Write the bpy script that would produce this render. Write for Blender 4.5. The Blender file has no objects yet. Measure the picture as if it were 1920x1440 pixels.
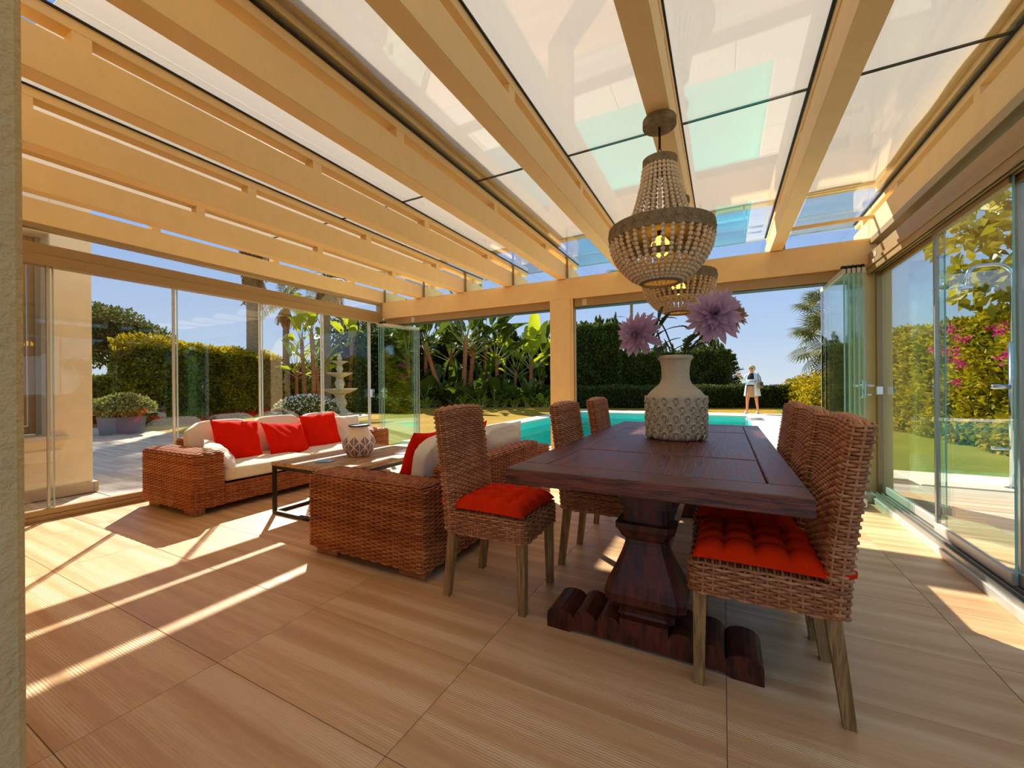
import bpy, bmesh, math, random
import numpy as np
from mathutils import Matrix, Vector
random.seed(7); rng = np.random.default_rng(7)
PI = math.pi
SC = bpy.context.scene
COL = SC.collection

# ---------------------------------------------------------------- camera
YAW, ROLL, CAMH = math.radians(27.43), math.radians(0.45), 1.15
fwd = Vector((-math.sin(YAW), math.cos(YAW), 0)); rt = Vector((math.cos(YAW), math.sin(YAW), 0)); upv = Vector((0, 0, 1))
cr, sr = math.cos(ROLL), math.sin(ROLL)
cx_, cy_ = rt * cr - upv * sr, rt * sr + upv * cr
cam = bpy.data.cameras.new('camera'); camo = bpy.data.objects.new('camera', cam); COL.objects.link(camo)
camo.matrix_world = Matrix(((cx_.x, cy_.x, -fwd.x, 0), (cx_.y, cy_.y, -fwd.y, 0), (cx_.z, cy_.z, -fwd.z, CAMH), (0, 0, 0, 1)))
cam.sensor_width = 36; cam.lens = 763 / 1920 * 36; cam.clip_start = 0.02; cam.clip_end = 5000
SC.camera = camo

# ---------------------------------------------------------------- sky, sun, exposure
W = bpy.data.worlds.new('sky'); SC.world = W; W.use_nodes = True
nt = W.node_tree; nt.nodes.clear()
tc = nt.nodes.new('ShaderNodeTexCoord'); sep = nt.nodes.new('ShaderNodeSeparateXYZ')
ramp = nt.nodes.new('ShaderNodeValToRGB'); bg = nt.nodes.new('ShaderNodeBackground'); wo = nt.nodes.new('ShaderNodeOutputWorld')
nt.links.new(tc.outputs['Generated'], sep.inputs[0]); nt.links.new(sep.outputs['Z'], ramp.inputs[0])
nt.links.new(ramp.outputs[0], bg.inputs[0]); nt.links.new(bg.outputs[0], wo.inputs[0])
els = ramp.color_ramp.elements
els[0].position = 0.0; els[0].color = (0.62, 0.70, 0.78, 1)
els[1].position = 1.0; els[1].color = (0.30, 0.44, 0.68, 1)
for p_, c_ in ((0.10, (0.46, 0.60, 0.80, 1)), (0.30, (0.28, 0.46, 0.82, 1)), (0.55, (0.26, 0.43, 0.76, 1))):
    e_ = els.new(p_); e_.color = c_
bg.inputs[1].default_value = 0.40
SUN_EL = math.radians(38.1)
SUNDIR = Vector((-0.763 * math.cos(SUN_EL), 0.647 * math.cos(SUN_EL), math.sin(SUN_EL)))
sun = bpy.data.lights.new('sun', 'SUN'); sun.energy = 3.6; sun.angle = math.radians(0.6); sun.color = (1.0, 0.945, 0.85)
suno = bpy.data.objects.new('sun', sun); COL.objects.link(suno); suno.rotation_euler = SUNDIR.to_track_quat('Z', 'Y').to_euler(); suno.location = (-20, 17, 20)
SC.view_settings.view_transform = 'Standard'; SC.view_settings.look = 'None'
SC.view_settings.gamma = 1; SC.view_settings.use_curve_mapping = False
SC.view_settings.exposure = 1.42
SC.cycles.use_denoising = True
SC.cycles.max_bounces = 10; SC.cycles.diffuse_bounces = 5; SC.cycles.glossy_bounces = 4
SC.cycles.transmission_bounces = 6; SC.cycles.transparent_max_bounces = 40
SC.cycles.caustics_reflective = False; SC.cycles.caustics_refractive = False
SC.cycles.sample_clamp_indirect = 4.0

# ---------------------------------------------------------------- materials
def S(r, g, b):
    f = lambda v: (v / 255 / 12.92) if v / 255 <= 0.04045 else ((v / 255 + 0.055) / 1.055) ** 2.4
    return (f(r), f(g), f(b), 1)
class NT:
    def __init__(s, name):
        s.m = bpy.data.materials.new(name); s.m.use_nodes = True; s.t = s.m.node_tree; s.t.nodes.clear()
        s.out = s.n('ShaderNodeOutputMaterial')
    def n(s, typ, **kw):
        nd = s.t.nodes.new(typ)
        for k, v in kw.items(): setattr(nd, k, v)
        return nd
    def l(s, a, b): s.t.links.new(a, b)
    def math(s, op, a, b=None, c=None, clamp=False):
        nd = s.n('ShaderNodeMath', operation=op); nd.use_clamp = clamp
        for i, v in enumerate((a, b, c)):
            if v is None: continue
            if isinstance(v, (int, float)): nd.inputs[i].default_value = v
            else: s.l(v, nd.inputs[i])
        return nd.outputs[0]
    def mix(s, fac, a, b):
        nd = s.n('ShaderNodeMix', data_type='RGBA')
        for i, v in ((0, fac), (6, a), (7, b)):
            if isinstance(v, (int, float, tuple)): nd.inputs[i].default_value = v
            else: s.l(v, nd.inputs[i])
        return nd.outputs[2]
    def obj(s, scale=(1, 1, 1), out='Object'):
        t = s.n('ShaderNodeTexCoord'); mp = s.n('ShaderNodeMapping'); mp.inputs['Scale'].default_value = scale
        s.l(t.outputs[out], mp.inputs[0]); return mp.outputs[0]
    def world(s, scale=(1, 1, 1)):
        t = s.n('ShaderNodeNewGeometry'); mp = s.n('ShaderNodeMapping'); mp.inputs['Scale'].default_value = scale
        s.l(t.outputs['Position'], mp.inputs[0]); return mp.outputs[0]
    def noise(s, vec, scale, detail=3, rough=0.55):
        nd = s.n('ShaderNodeTexNoise'); nd.inputs['Scale'].default_value = scale; nd.inputs['Detail'].default_value = detail
        nd.inputs['Roughness'].default_value = rough
        if vec is not None: s.l(vec, nd.inputs['Vector'])
        return nd.outputs['Fac']
    def ramp(s, fac, *stops):
        nd = s.n('ShaderNodeValToRGB'); e = nd.color_ramp.elements
        while len(e) < len(stops): e.new(0.5)
        for i, (p, c) in enumerate(stops): e[i].position = p; e[i].color = c
        s.l(fac, nd.inputs[0]); return nd.outputs[0]
    def bump(s, h, strength=0.3, dist=0.01):
        nd = s.n('ShaderNodeBump'); nd.inputs['Strength'].default_value = strength; nd.inputs['Distance'].default_value = dist
        s.l(h, nd.inputs['Height']); return nd.outputs[0]
    def bsdf(s, color, rough=0.6, metal=0.0, spec=0.5, normal=None, sheen=0.0, coat=0.0, emit=None, es=0.0):
        b = s.n('ShaderNodeBsdfPrincipled')
        for k, v in (('Base Color', color), ('Roughness', rough), ('Metallic', metal), ('Specular IOR Level', spec), ('Sheen Weight', sheen), ('Coat Weight', coat)):
            if isinstance(v, (int, float, tuple)): b.inputs[k].default_value = v
            else: s.l(v, b.inputs[k])
        if normal is not None: s.l(normal, b.inputs['Normal'])
        if emit: b.inputs['Emission Color'].default_value = emit; b.inputs['Emission Strength'].default_value = es
        return b.outputs[0]
    def done(s, sh): s.l(sh, s.out.inputs[0]); return s.m
M = {}
def plain(name, rgb, rough=0.6, metal=0.0, spec=0.5, var=0.0, nscale=8, bump=0.0, bscale=60, **kw):
    t = NT(name); c = S(*rgb); col = c; nrm = None
    if var:
        f = t.noise(t.obj(), nscale, 4)
        a = tuple(min(1, v * (1 - var)) for v in c[:3]) + (1,); b = tuple(min(1, v * (1 + var)) for v in c[:3]) + (1,)
        col = t.ramp(f, (0.3, a), (0.7, b))
    if bump: nrm = t.bump(t.noise(t.obj(), bscale, 3), bump, 0.01)
    M[name] = t.done(t.bsdf(col, rough, metal, spec, nrm, **kw)); return M[name]
def wood(name, dark, light, rough=0.5, scale=(1, 12, 12), nsc=6, bump=0.25, spec=0.4):
    t = NT(name); v = t.obj(scale); oi = t.n('ShaderNodeObjectInfo')
    nd = t.n('ShaderNodeVectorMath', operation='ADD'); t.l(v, nd.inputs[0])
    cb = t.n('ShaderNodeCombineXYZ'); t.l(t.math('MULTIPLY', oi.outputs['Random'], 40.0), cb.inputs[0]); t.l(t.math('MULTIPLY', oi.outputs['Random'], 17.0), cb.inputs[1]); t.l(cb.outputs[0], nd.inputs[1])
    f = t.noise(nd.outputs[0], nsc, 6, 0.65); g = t.noise(nd.outputs[0], nsc * 5, 3)
    h = t.math('ADD', t.math('MULTIPLY', f, 0.75), t.math('MULTIPLY', g, 0.25))
    col = t.ramp(h, (0.41, S(*dark)), (0.60, S(*light)))
    rg = t.ramp(h, (0.3, (rough - .1,) * 3 + (1,)), (0.7, (rough + .15,) * 3 + (1,)))
    M[name] = t.done(t.bsdf(col, rg, 0, spec, t.bump(h, bump, 0.006))); return M[name]
plain('paint_cream', (246, 212, 150), 0.55, bump=0.05, bscale=300, var=0.03)
plain('paint_pale', (242, 214, 150), 0.6, bump=0.05, bscale=200, var=0.03)
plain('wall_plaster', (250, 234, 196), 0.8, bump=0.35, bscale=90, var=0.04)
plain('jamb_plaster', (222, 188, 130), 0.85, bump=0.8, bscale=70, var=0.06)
plain('plinth', (196, 178, 146), 0.7, var=0.05, bump=0.1)
plain('bronze', (170, 142, 100), 0.42, metal=0.3, var=0.03)
plain('alu', (170, 165, 152), 0.35, metal=0.6)
plain('alu_light', (205, 200, 188), 0.4, metal=0.3)
plain('gasket', (14, 12, 12), 0.6)
plain('black_steel', (22, 20, 20), 0.45, metal=0.3)
plain('chrome', (210, 210, 208), 0.15, metal=1.0)
plain('black_plastic', (16, 15, 15), 0.5)
plain('cloth_cream', (235, 222, 196), 0.9, var=0.03, bump=0.25, bscale=260, sheen=0.2)
plain('cloth_white', (232, 224, 208), 0.9, var=0.03, bump=0.25, bscale=260, sheen=0.2)
plain('cloth_red', (228, 30, 4), 0.9, spec=.08, var=0.08, bump=0.2, bscale=300)
plain('cloth_orange', (222, 46, 4), 0.9, spec=.08, var=0.08, bump=0.2, bscale=300)
plain('stone', (206, 188, 150), 0.8, var=0.18, nscale=14, bump=0.5, bscale=40)
plain('vase_clay', (200, 186, 154), 0.75, var=0.08, nscale=20, bump=0.2, bscale=60)
plain('coping', (224, 212, 184), 0.75, var=0.04, bump=0.15)
plain('pool_tile', (104, 226, 208), 0.3, var=0.05)
plain('planter', (92, 96, 108), 0.55)
plain('soil', (70, 50, 34), 0.95, var=0.2)
plain('bark_palm', (150, 128, 100), 0.9, var=0.2, nscale=10, bump=0.6, bscale=24)
plain('bark_red', (186, 112, 64), 0.9, var=0.25, nscale=6, bump=0.5, bscale=20)
plain('bark_tree', (120, 104, 86), 0.9, var=0.2, bump=0.5, bscale=14)
plain('hedge_core', (34, 42, 16), 1.0, spec=0.05)
plain('hedge_core_y', (84, 82, 16), 1.0, spec=0.05)
plain('skin', (232, 150, 104), 0.6); plain('hair', (214, 176, 104), 0.6, var=0.1, nscale=60)
plain('coat', (236, 236, 232), 0.85); plain('top_black', (20, 20, 24), 0.8); plain('skirt', (214, 146, 96), 0.8)
plain('bag', (150, 116, 84), 0.6); plain('shoe', (240, 238, 234), 0.7); plain('blue_cloth', (196, 208, 232), 0.8)
plain('chand_wood', (132, 112, 80), 0.8, var=0.3, nscale=30, bump=0.6, bscale=60)
plain('bead', (224, 200, 164), 0.75, var=0.12, nscale=30)
plain('iron', (58, 40, 30), 0.5, metal=0.6)
plain('stem_green', (46, 62, 36), 0.6); plain('card_blue', (136, 186, 214), 0.6); plain('paper', (232, 232, 236), 0.6)
plain('sea', (120, 160, 196), 0.35); plain('hill', (214, 196, 170), 0.95, var=0.08, nscale=.01)
plain('tile_roof', (150, 92, 60), 0.8, var=0.2)
plain('dark_frame', (60, 52, 44), 0.5)
plain('bark_stalk', (176, 176, 92), 0.6)
wood('table_wood', (44, 16, 8), (132, 62, 34), 0.34, scale=(1.2, 16, 16), nsc=5, bump=0.9, spec=0.6)
wood('table_wood_y', (44, 16, 8), (132, 62, 34), 0.34, scale=(16, 1.4, 16), nsc=5, bump=0.9, spec=0.6)
wood('table_dark', (48, 18, 10), (104, 44, 24), 0.42, scale=(6, 6, 1.4), nsc=3, bump=0.25)
wood('chair_leg', (116, 86, 46), (176, 138, 84), 0.6, scale=(20, 20, 1.5), nsc=4, bump=0.3)
wood('coffee_wood', (138, 98, 62), (206, 168, 120), 0.55, scale=(10, 1, 10), nsc=5, bump=0.3)
wood('foot_wood', (140, 92, 50), (176, 124, 76), 0.6, scale=(2, 12, 12), nsc=4)
def wicker(name, dark, mid, light):
    t = NT(name); g = t.n('ShaderNodeNewGeometry'); v = t.obj()
    f = t.math('ADD', t.math('MULTIPLY', g.outputs['Random Per Island'], 0.22), t.math('ADD', t.math('MULTIPLY', t.noise(v, 6, 3), 0.45), t.math('MULTIPLY', t.noise(v, 45, 2), 0.38)))
    col = t.ramp(f, (0.25, S(*dark)), (0.5, S(*mid)), (0.8, S(*light)))
    M[name] = t.done(t.bsdf(col, 0.5, 0, 0.45)); return M[name]
wicker('wicker_sofa', (112, 50, 18), (172, 94, 40), (216, 146, 82))
wicker('wicker_chair', (116, 58, 28), (176, 108, 60), (218, 164, 112))
plain('wicker_core', (40, 20, 10), 0.9)
def schlick(t, f0, normal=None):
    lw = t.n('ShaderNodeLayerWeight'); lw.inputs['Blend'].default_value = 0.5
    if normal is not None: t.l(normal, lw.inputs['Normal'])
    return t.math('ADD', t.math('MULTIPLY', t.math('POWER', lw.outputs['Facing'], 5.0), 1 - f0), f0)
def glass(name, tint, refl=1.0, rough=0.0):
    t = NT(name); fr = schlick(t, 0.042)
    tr = t.n('ShaderNodeBsdfTransparent'); tr.inputs[0].default_value = tint
    gl = t.n('ShaderNodeBsdfGlossy'); gl.inputs['Roughness'].default_value = rough; gl.inputs[0].default_value = (1, 1, 1, 1)
    mx = t.n('ShaderNodeMixShader'); t.l(t.math('MULTIPLY', fr, refl, clamp=True), mx.inputs[0]); t.l(tr.outputs[0], mx.inputs[1]); t.l(gl.outputs[0], mx.inputs[2])
    M[name] = t.done(mx.outputs[0]); return M[name]
glass('glass', (0.985, 0.995, 0.99, 1)); glass('glass_green', (0.93, 0.985, 0.965, 1)); glass('roof_glass', (0.97, 0.985, 0.98, 1), 1.15)
t = NT('glass_edge'); M['glass_edge'] = t.done(t.bsdf((0.30, 0.62, 0.55, 1), 0.15, 0, 0.6))
t = NT('window_dark'); M['window_dark'] = t.done(t.bsdf((0.02, 0.02, 0.022, 1), 0.04, 0, 0.8))
# shading fabric over the roof glass: lets part of the sun through
t = NT('shade_cloth'); df = t.n('ShaderNodeBsdfDiffuse'); df.inputs[0].default_value = S(236, 230, 222); tl = t.n('ShaderNodeBsdfTranslucent'); tl.inputs[0].default_value = S(240, 232, 222)
mx = t.n('ShaderNodeMixShader'); mx.inputs[0].default_value = 0.6; t.l(df.outputs[0], mx.inputs[1]); t.l(tl.outputs[0], mx.inputs[2]); M['shade_cloth'] = t.done(mx.outputs[0])
# floor tile
def tile_mat(name, dk, md, lt):
    t = NT(name); oi = t.n('ShaderNodeObjectInfo'); g = t.n('ShaderNodeNewGeometry')
    sp = t.n('ShaderNodeSeparateXYZ'); t.l(g.outputs['Position'], sp.inputs[0])
    rx = t.math('MULTIPLY', oi.outputs['Random'], 31.0)
    band = t.n('ShaderNodeCombineXYZ'); t.l(t.math('MULTIPLY', sp.outputs[0], 0.25), band.inputs[0]); t.l(t.math('ADD', t.math('MULTIPLY', sp.outputs[1], 13.0), rx), band.inputs[1])
    bnd = t.noise(band.outputs[0], 1.0, 1, 0.4)
    gv = t.n('ShaderNodeCombineXYZ'); t.l(t.math('ADD', t.math('MULTIPLY', sp.outputs[0], 2.6), rx), gv.inputs[0]); t.l(t.math('MULTIPLY', sp.outputs[1], 38.0), gv.inputs[1])
    gr = t.noise(gv.outputs[0], 1.6, 5, 0.65)
    wv = t.n('ShaderNodeMath', operation='SINE'); t.l(t.math('MULTIPLY', sp.outputs[1], 2 * PI / 0.0095), wv.inputs[0])
    ribmask = t.ramp(bnd, (0.46, (0, 0, 0, 1)), (0.54, (1, 1, 1, 1)))
    h = t.math('ADD', t.math('MULTIPLY', bnd, 0.68), t.math('MULTIPLY', gr, 0.32))
    col = t.ramp(h, (0.38, S(*dk)), (0.5, S(*md)), (0.62, S(*lt)))
    rib = t.math('MULTIPLY', t.math('MULTIPLY', wv.outputs[0], ribmask), 0.5)
    nrm = t.bump(t.math('ADD', rib, t.math('MULTIPLY', gr, 0.6)), 0.35, 0.0025)
    M[name] = t.done(t.bsdf(col, 0.42, 0, 0.45, nrm))
tile_mat('tile', (206, 158, 108), (220, 174, 122), (234, 196, 148))
tile_mat('tile_out', (178, 158, 134), (198, 178, 154), (216, 198, 176))
plain('grout', (112, 88, 66), 0.9)
# vegetation
def leafm(name, c1, c2, c3, trans=0.35, rough=0.6, spec=0.12):
    t = NT(name); g = t.n('ShaderNodeNewGeometry'); f = t.math('ADD', t.math('MULTIPLY', g.outputs['Random Per Island'], 0.6), t.math('MULTIPLY', t.noise(t.world(), 0.9, 3), 0.45))
    col = t.ramp(f, (0.2, S(*c1)), (0.5, S(*c2)), (0.85, S(*c3)))
    b = t.bsdf(col, rough, 0, spec); tl = t.n('ShaderNodeBsdfTranslucent'); t.l(col, tl.inputs[0])
    mx = t.n('ShaderNodeMixShader'); mx.inputs[0].default_value = trans; t.l(b, mx.inputs[1]); t.l(tl.outputs[0], mx.inputs[2]); M[name] = t.done(mx.outputs[0])
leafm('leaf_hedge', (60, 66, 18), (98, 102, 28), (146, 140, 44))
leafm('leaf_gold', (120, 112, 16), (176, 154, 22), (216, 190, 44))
leafm('leaf_cypress', (56, 68, 24), (88, 102, 38), (130, 136, 62), 0.35)
leafm('leaf_dark', (44, 54, 22), (72, 86, 36), (118, 124, 58), 0.35)
leafm('leaf_grey', (96, 102, 40), (138, 138, 62), (186, 178, 110), 0.3)
leafm('leaf_banana', (48, 64, 18), (76, 94, 26), (128, 138, 44), 0.4, 0.35, 0.5)
leafm('leaf_bright', (120, 140, 20), (168, 178, 26), (206, 206, 60), 0.5, 0.35, 0.5)
leafm('leaf_palm', (70, 82, 36), (104, 112, 50), (160, 150, 78), 0.3)
leafm('leaf_dry', (110, 78, 40), (150, 110, 58), (196, 152, 84), 0.3, 0.8, 0.1)
leafm('leaf_big', (120, 112, 18), (168, 152, 26), (206, 186, 60), 0.4, 0.35, 0.4)
leafm('flower_pink', (196, 20, 110), (226, 40, 140), (240, 90, 170), 0.3)
leafm('flower_white', (220, 220, 205), (240, 240, 228), (250, 250, 244), 0.3)
leafm('petal', (164, 126, 166), (198, 164, 198), (226, 202, 220), 0.45, 0.7, 0.15)
leafm('petal_beige', (150, 118, 90), (184, 150, 118), (214, 186, 150), 0.4, 0.7, 0.15)
leafm('leaf_vase', (36, 52, 30), (58, 76, 44), (92, 104, 62), 0.2)
leafm('mulch_red', (104, 26, 12), (140, 40, 16), (164, 64, 28), 0.1, 0.9, 0.0)
def lawn_mat(name, a, b, c, d):
    t = NT(name); v = t.world(); f = t.noise(v, 0.35, 3); g = t.noise(t.world((1, 1, 1)), 9, 5, 0.7); k = t.noise(t.world((1, 1, 1)), 90, 2)
    h = t.math('ADD', t.math('MULTIPLY', f, 0.55), t.math('ADD', t.math('MULTIPLY', g, 0.3), t.math('MULTIPLY', k, 0.15)))
    col = t.ramp(h, (0.3, S(*a)), (0.45, S(*b)), (0.55, S(*c)), (0.7, S(*d)))
    M[name] = t.done(t.bsdf(col, 0.9, 0, 0.1, t.bump(t.math('ADD', g, k), 0.8, 0.03)))
lawn_mat('lawn', (128, 106, 34), (166, 130, 38), (188, 146, 44), (204, 164, 64))
lawn_mat('lawn_green', (96, 108, 30), (124, 128, 38), (150, 142, 48), (172, 156, 60))
# pool water
t = NT('water')
nb = t.bump(t.noise(t.world((1, 1, 1)), 5, 3), 0.25, 0.02); fr = schlick(t, 0.02)
tr = t.n('ShaderNodeBsdfTransparent'); tr.inputs[0].default_value = (0.84, 0.985, 0.97, 1); gl = t.n('ShaderNodeBsdfGlossy'); gl.inputs['Roughness'].default_value = 0.03; t.l(nb, gl.inputs['Normal'])
mx = t.n('ShaderNodeMixShader'); t.l(t.math('MULTIPLY', fr, 0.6), mx.inputs[0]); t.l(tr.outputs[0], mx.inputs[1]); t.l(gl.outputs[0], mx.inputs[2]); M['water'] = t.done(mx.outputs[0])
t = NT('bulb'); M['bulb'] = t.done(t.bsdf((1, .8, .4, 1), 0.3, emit=(1.0, 0.52, 0.04, 1), es=2.2))
# painted leaf vase
t = NT('vase_leaf'); sp = t.n('ShaderNodeSeparateXYZ'); t.l(t.obj(), sp.inputs[0])
at = t.n('ShaderNodeMath', operation='ARCTAN2'); t.l(sp.outputs[1], at.inputs[0]); t.l(sp.outputs[0], at.inputs[1])
U = t.math('MULTIPLY', at.outputs[0], 9 / (2 * PI)); V = t.math('MULTIPLY', t.math('SUBTRACT', sp.outputs[2], 0.045), 9.0)
a_ = t.math('ADD', U, V); b_ = t.math('SUBTRACT', U, V)
fa, fb = t.math('FRACT', a_), t.math('FRACT', b_)
n_ = t.math('SUBTRACT', t.math('FLOOR', a_), t.math('FLOOR', b_))
def inside(x, lo, hi): return t.math('MULTIPLY', t.math('GREATER_THAN', x, lo), t.math('LESS_THAN', x, hi))
msk = t.math('MULTIPLY', t.math('MULTIPLY', inside(fa, .07, .93), inside(fb, .07, .93)), inside(n_, -0.5, 2.5))
mid = t.math('ABSOLUTE', t.math('SUBTRACT', t.math('ADD', fa, fb), 1.0))
vein = t.math('GREATER_THAN', t.math('FRACT', t.math('SUBTRACT', t.math('MULTIPLY', t.math('SUBTRACT', fa, fb), 3.2), t.math('MULTIPLY', mid, 2.4))), 0.25)
ink = t.math('MULTIPLY', t.math('MULTIPLY', msk, vein), t.math('GREATER_THAN', mid, 0.07))
M['vase_leaf'] = t.done(t.bsdf(t.mix(ink, S(238, 216, 188), S(44, 60, 116)), 0.45, 0, 0.4))

# ---------------------------------------------------------------- geometry helpers
def fast_mesh(name, V, F, mats, smooth=False, mi=None):
    me = bpy.data.meshes.new(name); V = np.asarray(V, np.float32).reshape(-1, 3)
    if isinstance(F, np.ndarray):
        n, k = F.shape; fl = F.ravel(); st = np.arange(n) * k; tot = np.full(n, k)
    else:
        n = len(F); tot = np.array([len(f) for f in F]); st = np.concatenate([[0], np.cumsum(tot)[:-1]]) if n else np.array([]); fl = np.array([i for f in F for i in f])
    me.vertices.add(len(V)); me.vertices.foreach_set('co', V.ravel())
    me.loops.add(len(fl)); me.loops.foreach_set('vertex_index', fl.astype(np.int32))
    me.polygons.add(n); me.polygons.foreach_set('loop_start', st.astype(np.int32)); me.polygons.foreach_set('loop_total', tot.astype(np.int32))
    me.polygons.foreach_set('use_smooth', np.full(n, bool(smooth)))
    for m in (mats if isinstance(mats, (list, tuple)) else [mats]): me.materials.append(M[m])
    if mi is not None: me.polygons.foreach_set('material_index', np.asarray(mi, np.int32))
    me.update(calc_edges=True); return me
def link(name, me, parent=None, loc=None, rot=None, scale=None):
    o = bpy.data.objects.new(name, me); COL.objects.link(o)
    if parent is not None: o.parent = parent
    if loc is not None: o.location = loc
    if rot is not None: o.rotation_euler = rot
    if scale is not None: o.scale = (scale,) * 3 if isinstance(scale, (int, float)) else scale
    return o
class MB:
    def __init__(s): s.v = []; s.f = []; s.mi = []; s.cur = 0
    def add(s, V, F):
        b = len(s.v); s.v.extend([tuple(p) for p in V]); s.f.extend([tuple(i + b for i in f) for f in F]); s.mi.extend([s.cur] * len(F)); return s
    def mat(s, i): s.cur = i; return s
    def box(s, x0, x1, y0, y1, z0, z1, bev=0.0, seg=1):
        if not bev:
            V = [(x0, y0, z0), (x1, y0, z0), (x1, y1, z0), (x0, y1, z0), (x0, y0, z1), (x1, y0, z1), (x1, y1, z1), (x0, y1, z1)]
            return s.add(V, [(0, 3, 2, 1), (4, 5, 6, 7), (0, 1, 5, 4), (1, 2, 6, 5), (2, 3, 7, 6), (3, 0, 4, 7)])
        bm = bmesh.new(); bmesh.ops.create_cube(bm, size=1)
        for v in bm.verts: v.co = Vector(((x0 + x1) / 2 + v.co.x * (x1 - x0), (y0 + y1) / 2 + v.co.y * (y1 - y0), (z0 + z1) / 2 + v.co.z * (z1 - z0)))
        bmesh.ops.bevel(bm, geom=list(bm.edges), offset=bev, segments=seg, affect='EDGES', profile=0.5)
        bm.verts.index_update(); s.add([v.co[:] for v in bm.verts], [[v.index for v in f.verts] for f in bm.faces]); bm.free(); return s
    def tube(s, pts, rad, n=8, cap=True, flat=1.0):
        pts = [Vector(p) for p in pts]; rads = rad if isinstance(rad, (list, tuple)) else [rad] * len(pts); V = []; F = []
        prev = None
        for i, p in enumerate(pts):
            d = (pts[min(i + 1, len(pts) - 1)] - pts[max(i - 1, 0)]).normalized()
            a = prev if prev is not None else (Vector((0, 0, 1)) if abs(d.z) < 0.9 else Vector((1, 0, 0)))
            u = (a - d * a.dot(d)).normalized(); w = d.cross(u); prev = u
            for k in range(n):
                t_ = 2 * PI * k / n; V.append(p + (u * math.cos(t_) + w * math.sin(t_) * flat) * rads[i])
        for i in range(len(pts) - 1):
            for k in range(n): F.append((i * n + k, i * n + (k + 1) % n, (i + 1) * n + (k + 1) % n, (i + 1) * n + k))
        if cap: F.append(tuple(range(n))[::-1]); F.append(tuple((len(pts) - 1) * n + k for k in range(n)))
        return s.add(V, F)
    def lathe(s, prof, n=32, cx=0, cy=0, wob=None):
        V = []; F = []
        for r, z in prof:
            for k in range(n):
                t_ = 2 * PI * k / n; q = r * (1 + (wob(t_, z) if wob else 0)); V.append((cx + q * math.cos(t_), cy + q * math.sin(t_), z))
        for i in range(len(prof) - 1):
            for k in range(n): F.append((i * n + k, i * n + (k + 1) % n, (i + 1) * n + (k + 1) % n, (i + 1) * n + k))
        F.append(tuple(range(n))[::-1]); F.append(tuple((len(prof) - 1) * n + k for k in range(n)))
        return s.add(V, F)
    def prism(s, poly, y0, y1, axis='y'):
        n = len(poly); f = (lambda a, b, y: (a, y, b)) if axis == 'y' else ((lambda a, b, y: (y, a, b)) if axis == 'x' else (lambda a, b, y: (a, b, y)))
        V = [f(a, b, y0) for a, b in poly] + [f(a, b, y1) for a, b in poly]
        return s.add(V, [tuple(range(n)), tuple(range(2 * n - 1, n - 1, -1))] + [(i, i + n, (i + 1) % n + n, (i + 1) % n) for i in range(n)])
    def sphere(s, c, r, nu=10, nv=6, sc=(1, 1, 1)):
        V = [(c[0], c[1], c[2] - r * sc[2])]; F = []
        for j in range(1, nv):
            ph = -PI / 2 + PI * j / nv
            for k in range(nu): t_ = 2 * PI * k / nu; V.append((c[0] + r * sc[0] * math.cos(ph) * math.cos(t_), c[1] + r * sc[1] * math.cos(ph) * math.sin(t_), c[2] + r * sc[2] * math.sin(ph)))
        V.append((c[0], c[1], c[2] + r * sc[2])); L = len(V) - 1
        for k in range(nu):
            F.append((0, 1 + (k + 1) % nu, 1 + k)); F.append((L, 1 + (nv - 2) * nu + k, 1 + (nv - 2) * nu + (k + 1) % nu))
        for j in range(nv - 2):
            for k in range(nu): a = 1 + j * nu + k; b = 1 + j * nu + (k + 1) % nu; F.append((a, b, b + nu, a + nu))
        return s.add(V, F)
    def build(s, name, mats, parent=None, smooth=False, loc=None, rot=None, scale=None):
        me = fast_mesh(name, s.v, s.f, mats, smooth, s.mi)
        bm = bmesh.new(); bm.from_mesh(me); bmesh.ops.recalc_face_normals(bm, faces=bm.faces); bm.to_mesh(me); bm.free()
        return link(name, me, parent, loc, rot, scale)
def tag(o, label=None, cat=None, group=None, kind=None):
    if label: o['label'] = label
    if cat: o['category'] = cat
    if group: o['group'] = group
    if kind: o['kind'] = kind
    return o
def thing(name, label=None, cat=None, loc=(0, 0, 0), rz=0, group=None, kind=None):
    o = bpy.data.objects.new(name, None); COL.objects.link(o); o.location = loc; o.rotation_euler = (0, 0, rz); o.empty_display_size = 0.1
    return tag(o, label, cat, group, kind)
def copy_tree(o, parent=None):
    c = o.copy(); COL.objects.link(c); c.parent = parent
    for ch in list(o.children): copy_tree(ch, c)
    return c
def pbox(name, mat, parent, x0, x1, y0, y1, z0, z1, bev=0.0, seg=1): return MB().box(x0, x1, y0, y1, z0, z1, bev, seg).build(name, mat, parent)
def pane(name, parent, x0, x1, y0, y1, z0, z1, mat='glass'):
    m = MB().box(x0, x1, y0, y1, z0, z1); dx, dy, dz = x1 - x0, y1 - y0, z1 - z0; k = min(dx, dy, dz)
    big = [0, 1] if k == dz else ([2, 4] if k == dy else [3, 5]); m.mi = [0 if i in big else 1 for i in range(6)]
    return m.build(name, [mat, 'glass_edge'], parent)

# ================================================================ THE ROOM
XL, XR, YF = -5.2, 1.3, 5.2
TX, TY = 0.94, 0.467
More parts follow.
